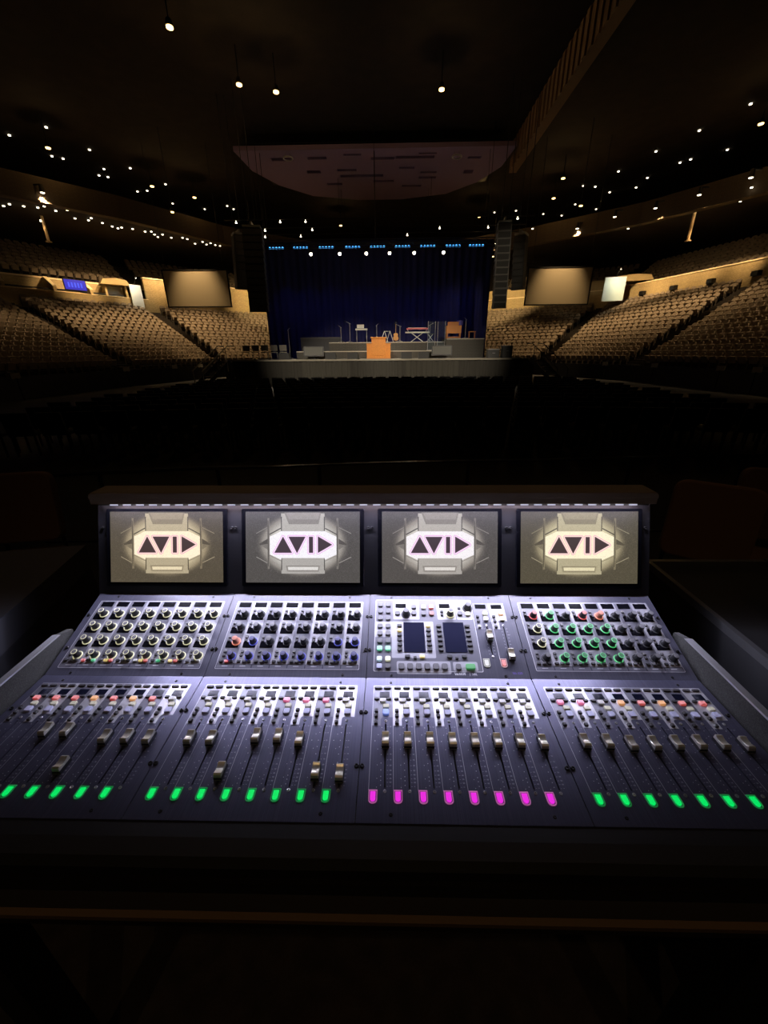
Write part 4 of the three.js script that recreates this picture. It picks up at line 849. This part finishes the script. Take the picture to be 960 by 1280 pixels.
const CAPS = [[0.05, 0.05, 0.118, 0.118, 0.058, 0.106, 0.107, 0.106], [0.106, 0.106, 0.052, 0.111, 0.111, 0.1055, 0.053, 0.0505], [0.107, 0.107, 0.107, 0.1065, 0.1065, 0.1065, 0.1065, 0.105], [0.107, 0.107, 0.1045, 0.1045, 0.106, 0.107, 0.107, 0.105]];
const faderHoles = []; for (let i = 0; i < 8; i++) faderHoles.push([0.0024, 0.107, CH0 + i * CHW + 0.0243, 0.0875]);
const gFader = panelGeo(PW, FV0, FV1, faderHoles);
for (let b = 0; b < 4; b++) {
  const mod = frame('F', MODX[b])(mesh('fader_module', gFader, mFaderPanel, con));
  for (const u of [-0.1155, 0.1155]) { at('screw', gScrew, mScrew, mod, u, 0.2335); at('screw', gScrew, mScrew, mod, u, -0.003); }
  for (let i = 0; i < 8; i++) {
    const a = CH0 + i * CHW;
    for (const o of [0.0091, 0.0267]) at('pill_button', key(0.0136, 0.0052, 0.003, 0.0024), mKeyDark, mod, a + o, 0.2195);
    at('channel_display', raised(roundRect(0.0186, 0.0128, 0.0008), 0.0008), mOled, mod, a + 0.0215, 0.2045).rotation.x = -0.012;
    for (const o of [0.0067, 0.0294]) at('pill_button', key(0.009, 0.0052, 0.0032, 0.0024), mKeyDark, mod, a + o, 0.194);
    const red = b === 0 ? i < 7 : b === 3 ? i > 2 : false, pink = (b === 1 && i > 3 && i < 7) || (b === 3 && i < 2);
    at('select_key', key(0.0115, 0.0085, 0.0042), red ? (i === 3 || i === 5 ? mOrange : mRed) : pink ? mPink : mKeyWhite, mod, a + 0.0181, 0.1895);
    at('solo_key', key(0.0114, 0.0086, 0.004), mKeyCream, mod, a + 0.0244, 0.177);
    at('mute_key', key(0.0118, 0.0118, 0.004), b === 2 && i === 0 ? lit(0.2, 0.3, 1, 0.35, 0.4, 0.5, 0.8) : mKeyLavCast, mod, a + 0.0244, 0.1645);
    for (const v of [0.1675, 0.157, 0.143]) at('strip_button', key(0.0064, 0.0064, 0.0044), mKeyDark, mod, a + 0.007, v);
    at('slot_screw', gScrew, mScrewBright, mod, a + 0.0243, 0.1475); at('slot_screw', gScrew, mScrewBright, mod, a + 0.0243, 0.0285);
    const L = LEDS[b === 2 ? 'pink' : 'green'];
    const on = !(b === 3 && i === 7) ;
    at('indicator_frame', gLedRing, on ? L[1] : mKeyDark, mod, a + 0.0068, 0.0207); at('indicator_light', gLed, on ? L[0] : mKeyDark, mod, a + 0.0068, 0.0207);
    const v = CAPS[b][i]; faderCap(mod, a + 0.0243, v); capBits(mod, a + 0.0243, v);
  }
}
// encoder banks
const gKnob = new THREE.LatheGeometry([[0, 0.0165], [0.0046, 0.0165], [0.0056, 0.0158], [0.006, 0.014], [0.0064, 0.004], [0.0074, 0.0026], [0.0076, 0.0006], [0.0076, 0]].map(p => new THREE.Vector2(...p)), 20);
const gKnobCap = new THREE.LatheGeometry([[0, 0.0168], [0.0044, 0.0168], [0.0052, 0.0162]].map(p => new THREE.Vector2(...p)), 20);
const gTopRing = new THREE.TorusGeometry(0.0051, 0.0007, 8, 22).rotateX(Math.PI / 2).translate(0, 0.0163, 0);
const gBaseRing = new THREE.LatheGeometry([[0.0077, 0.0004], [0.0078, 0.0022], [0.0093, 0.0022], [0.0097, 0.001], [0.0097, 0]].map(p => new THREE.Vector2(...p)), 24);
const mKnob = M(0.014, 0.014, 0.016, 0.4), mKnobTop = M(0.13, 0.13, 0.14, 0.45), mRingOff = M(0.05, 0.05, 0.055, 0.5);
const RING = { cream: lit(0.9, 0.85, 0.5, 0.42, 0.5, 0.5, 0.36), green: lit(0.08, 0.75, 0.22, 0.45, 0.15, 0.4, 0.2), red: lit(0.85, 0.08, 0.08, 0.5, 0.45, 0.15, 0.15), blue: lit(0.08, 0.1, 0.6, 0.35, 0.12, 0.12, 0.4), orange: lit(0.95, 0.25, 0.12, 0.45, 0.5, 0.25, 0.18), off: mRingOff };
const TINT = { green: M(0.06, 0.2, 0.09, 0.45), red: M(0.4, 0.14, 0.12, 0.45), blue: M(0.1, 0.1, 0.2, 0.45), orange: M(0.5, 0.2, 0.14, 0.45) };
function knob(mod, u, v, kind, scale = 1) {
  const k = at('encoder_knob', gKnob, kind === 'orange' ? TINT.orange : mKnob, mod, u, v), c = at('knob_cap', gKnobCap, TINT[kind] || mKnobTop, mod, u, v), r = at('light_ring', gBaseRing, RING[kind] || mRingOff, mod, u, v);
  const l = [k, c, r];
  if (kind === 'cream' || kind === 'green') l.push(at('cap_ring', gTopRing, RING[kind], mod, u, v));
  for (const o of l) o.scale.setScalar(scale);
}
const KINDS = {
  0: () => 'cream',
  1: (r, j) => r === 2 && j === 0 ? 'orange' : r === 3 || (r === 2 && (j === 1 || j > 5)) ? 'blue' : 'off',
  3: (r, j) => r === 0 ? ['red', 'green', 'off', 'red', 'orange', 'off', 'off', 'off'][j] : j > 4 ? 'off' : r < 3 ? (j === 0 ? 'cream' : 'green') : (j === 0 ? 'off' : 'green'),
};
const gEnc = panelGeo(PW, 0.001, KV1, []);
const smallKeys = [mKeyDark, mKeyWhite, mYellow, mRed, mGreenKey, mKeyMid];
for (const b of [0, 1, 3]) {
  const mod = frame('K', MODX[b])(mesh('encoder_module', gEnc, mEncoderPanel, con));
  for (const u of [-0.1145, 0.117]) { at('screw', gScrew, mScrew, mod, u, 0.1955); at('screw', gScrew, mScrew, mod, u, 0.0064); }
  for (let j = 0; j < 8; j++) {
    const a = -0.1486 + j * 0.03715;
    for (let r = 0; r < 4; r++) {
      const o = r * 0.0341;
      at('encoder_display', raised(roundRect(0.0275, 0.0128, 0.0008), 0.0008), mGlossBlack, mod, a + 0.0195, 0.1735 - o);
      knob(mod, a + 0.0264, 0.1465 - o, KINDS[b](r, j));
      at('encoder_button', key(0.0062, 0.0058, 0.0036), b === 0 && rnd() > 0.8 ? mKeyWhite : mKeyMid, mod, a + 0.0095, 0.1575 - o); at('encoder_button', key(0.0062, 0.0058, 0.0036), mKeyDark, mod, a + 0.0095, 0.149 - o);
    }
    [0.0075, 0.0185, 0.0295].forEach((o, i) => {
      const m = b === 0 && j > 0 ? smallKeys[[0, 1, 2, 3, 0, 4, 5, 2, 3, 0, 5][(j * 3 + i) % 11]] : b === 1 && j === 0 && i === 1 ? mRed : i === 1 ? mKeyMid : mKeyDark;
      at('bank_key', key(0.0078, 0.0052, 0.0034), m, mod, a + o, 0.0335);
    });
  }
}
// master module
{
  const sl = [[0.0024, 0.064, U(0.2642), 0.086], [0.0024, 0.064, U(0.3014), 0.086]];
  const mod = frame('K', MODX[2])(mesh('master_module', panelGeo(PW, 0.001, KV1, sl), mMasterPanel, con));
  for (const u of [0.0508, 0.2818]) { at('screw', gScrew, mScrew, mod, U(u), 0.1955); at('screw', gScrew, mScrew, mod, U(u), 0.0064); }
  const sq = key(0.0112, 0.0106, 0.0042);
  const B = (u, v, m, g = sq) => at('function_key', g, m, mod, U(u), v - 0.0018);
  for (const v of [0.176, 0.158, 0.14, 0.12, 0.102, 0.0838, 0.0662, 0.0427, 0.0268]) for (const u of [0.0257, 0.0436])
    B(u, v, v === 0.0662 ? mGreenKey : v === 0.0427 ? (u < 0.03 ? lit(0.4, 0.6, 0.6, 0.3, 0.6, 0.7, 0.7) : lit(0.9, 0.9, 0.6, 0.4, 0.8, 0.8, 0.6)) : v === 0.0268 && u < 0.03 ? mKeyLavCast : mKeyMid);
  for (const [u, v, m] of [[0.0651, 0.1536, mKeyMid], [0.1035, 0.1708, mKeyMid], [0.1031, 0.1538, mKeyMid], [0.1258, 0.1702, mKeyCream], [0.1435, 0.1705, mRed], [0.1254, 0.1528, mKeyMid], [0.1434, 0.1529, M(0.35, 0.16, 0.14, 0.45)], [0.2084, 0.1533, mKeyMid], [0.2265, 0.1523, mKeyCream], [0.2659, 0.1536, mKeyCream], [0.2652, 0.1393, mKeyWhite], [0.3021, 0.1549, mOrange], [0.3021, 0.1395, mKeyCream]]) B(u, v, m);
  for (const [u, v] of [[0.2084, 0.168], [0.1672, 0.158], [0.1672, 0.15]]) B(u, v, mKeyDark, key(0.0066, 0.006, 0.004));
  for (const u of [0.2477, 0.2845]) for (const v of [0.1455, 0.1338, 0.12]) B(u, v, v === 0.12 && u < 0.26 ? mKeyWhite : mKeyDark, key(0.0064, 0.0064, 0.0044));
  const gD = raised(roundRect(0.0245, 0.0105, 0.0008), 0.0009);
  for (const [u, v] of [[0.0727, 0.1725], [0.1745, 0.1725], [0.2584, 0.1715], [0.2952, 0.171]]) at('readout', gD, mGlossBlack, mod, U(u), v);
  const gLcd = raised(roundRect(0.0462, 0.0722, 0.001), 0.001), mLcd = M(0.012, 0.013, 0.03, 0.12);
  at('lcd_panel', gLcd, mLcd, mod, U(0.101), 0.0925); at('lcd_panel', gLcd, mLcd, mod, U(0.1895), 0.0925);
  const soft = key(0.0106, 0.0066, 0.004);
  for (let i = 0; i < 6; i++) for (const u of [0.069, 0.133, 0.157, 0.22]) B(u, 0.121 - i * 0.01145, (u === 0.069 && i === 1) || (u === 0.133 && i === 0) ? mYellow : mKeyDark, soft);
  for (const u of [0.085, 0.116, 0.1735, 0.2041]) B(u, 0.0485, u === 0.116 ? mYellow : mKeyDark, soft);
  for (const u of [0.1006, 0.188]) B(u, 0.0455, mKeyDark, key(0.0066, 0.0058, 0.0038));
  for (let i = 0; i < 6; i++) B(0.0717 + i * 0.0178, 0.0262, mKeyMid, key(0.012, 0.0135, 0.0046));
  B(0.189, 0.026, mKeyMid, key(0.0105, 0.0125, 0.0046)); B(0.2135, 0.0265, lit(0.05, 0.4, 0.12, 0.3, 0.12, 0.3, 0.14), key(0.0195, 0.0115, 0.0046));
  knob(mod, U(0.0845), 0.1495, 'off', 1.1); knob(mod, U(0.186), 0.15, 'cream', 1.1); knob(mod, U(0.2277), 0.166, 'off', 1.15);
  for (const [u, v] of [[0.2645, 0.093], [0.3014, 0.0495]]) { faderCap(mod, U(u), v); capBits(mod, U(u), v); }
  for (const u of [0.2642, 0.3014]) { at('slot_screw', gScrew, mScrewBright, mod, U(u), 0.1222); at('slot_screw', gScrew, mScrewBright, mod, U(u), 0.0478); }
  for (const [u, k] of [[0.2486, 'white'], [0.284, 'red']]) { at('indicator_frame', gLedRing, LEDS[k][1], mod, U(u), 0.0335); at('indicator_light', gLed, LEDS[k][0], mod, U(u), 0.0335); }
}

// ---------------------------------------------------------------- things around the mixing position
{
  const mCaseRail = M(0.25, 0.25, 0.26, 0.3, 0.8);
  // metal-edged cases flanking the console
  const c = thing('flight_case', 'dark flight case with a bright metal edge beside the console', 'case', 0.98, 0.3, -0.62);
  mesh('body', box(0.38, 0.98, 0.9, 0, 0.49, 0), M(0.02, 0.02, 0.022, 0.6), c);
  for (const x of [-0.185, 0.185]) mesh('edge_rail', box(0.014, 0.02, 0.9, x, 0.99, 0), mCaseRail, c);
  for (const z of [-0.445, 0.445]) mesh('end_rail', box(0.38, 0.02, 0.014, 0, 0.985, z), mCaseRail, c);
  const d = thing('laptop_stand', 'thin dark upright panel standing on the flight case', 'panel', 0.99, 1.3, -0.66, 0.5);
  mesh('panel', box(0.02, 0.2, 0.24, 0, 0.12, 0).rotateZ(-0.25), mBlackPlastic, d); mesh('foot', box(0.1, 0.02, 0.2, 0.0, 0.01, 0), mBlackPlastic, d);
  const e = thing('equipment_case', 'plain grey equipment case on the floor beside the console end', 'case', -1.22, 0.3, -0.86, 0.2);
  mesh('body', box(0.45, 0.92, 0.5, 0, 0.46, 0), M(0.02, 0.02, 0.024, 0.7), e); mesh('lid', box(0.46, 0.08, 0.51, 0, 0.96, 0), M(0.05, 0.05, 0.06, 0.6), e); mesh('latch', box(0.05, 0.06, 0.015, 0, 0.9, 0.257), mSteel, e);
  // padded chairs
  const chair = (x, y, z, t, label) => {
    const g = thing('padded_chair', label, 'chair', x, y, z, t);
    const m = M(0.15, 0.075, 0.035, 0.85);
    mesh('seat', raised(roundRect(0.46, 0.46, 0.06), 0.08, 0.02).translate(0, 0.42, 0), m, g);
    mesh('backrest', new THREE.ExtrudeGeometry(roundRect(0.45, 0.5, 0.07), { depth: 0.05, bevelEnabled: true, bevelSize: 0.015, bevelThickness: 0.015, bevelSegments: 2 }).rotateX(-0.18).translate(0, 0.83, -0.24), m, g);
    for (const s of [-1, 1]) { mesh('leg', tube([s * 0.2, 0, 0.2], [s * 0.2, 0.43, 0.16], 0.014, 8), mBlackMetal, g); mesh('leg', tube([s * 0.2, 0, -0.22], [s * 0.2, 0.7, -0.2], 0.014, 8), mBlackMetal, g); }
  };
  chair(-2.62, 0.3, -1.6, 0.5, 'brown padded chair beyond the console end next to the grey case');
  chair(-2.75, 0, -2.45, 0.2, 'brown padded chair on the floor behind the platform edge');
  chair(2.0, 0, -2.2, -0.6, 'brown padded chair standing behind the flight case');
  chair(2.75, 0, -2.5, -0.4, 'brown padded chair furthest out behind the flight case');
  // barrier with cables in front of the chairs
  const b = thing('crowd_barrier', 'black pipe barrier across the floor behind the console', 'barrier', 0, 0, -3.35);
  const rail = new THREE.CatmullRomCurve3([[-3.4, 0.9, 0.15], [-1.8, 0.985, 0.18], [-1.2, 1.0, 0.18], [0, 1.0, 0.03], [1.4, 1.0, -0.05], [2.9, 1.0, -0.16], [3.6, 1.0, -0.2]].map(p => new THREE.Vector3(...p)));
  mesh('top_rail', new THREE.TubeGeometry(rail, 60, 0.014, 8), M(0.12, 0.12, 0.14, 0.16, 0.9), b);
  for (let k = 0; k < 6; k++) { const p = rail.getPoint((k + 0.5) / 6); mesh('post', tube([p.x, 0, p.z], [p.x, p.y, p.z], 0.016, 8), mBlackMetal, b); }
  mesh('lower_rail', tube([-3.3, 0.25, 0.12], [3.4, 0.25, -0.18], 0.012, 8), mBlackMetal, b);
}
renderer.render(scene, camera);
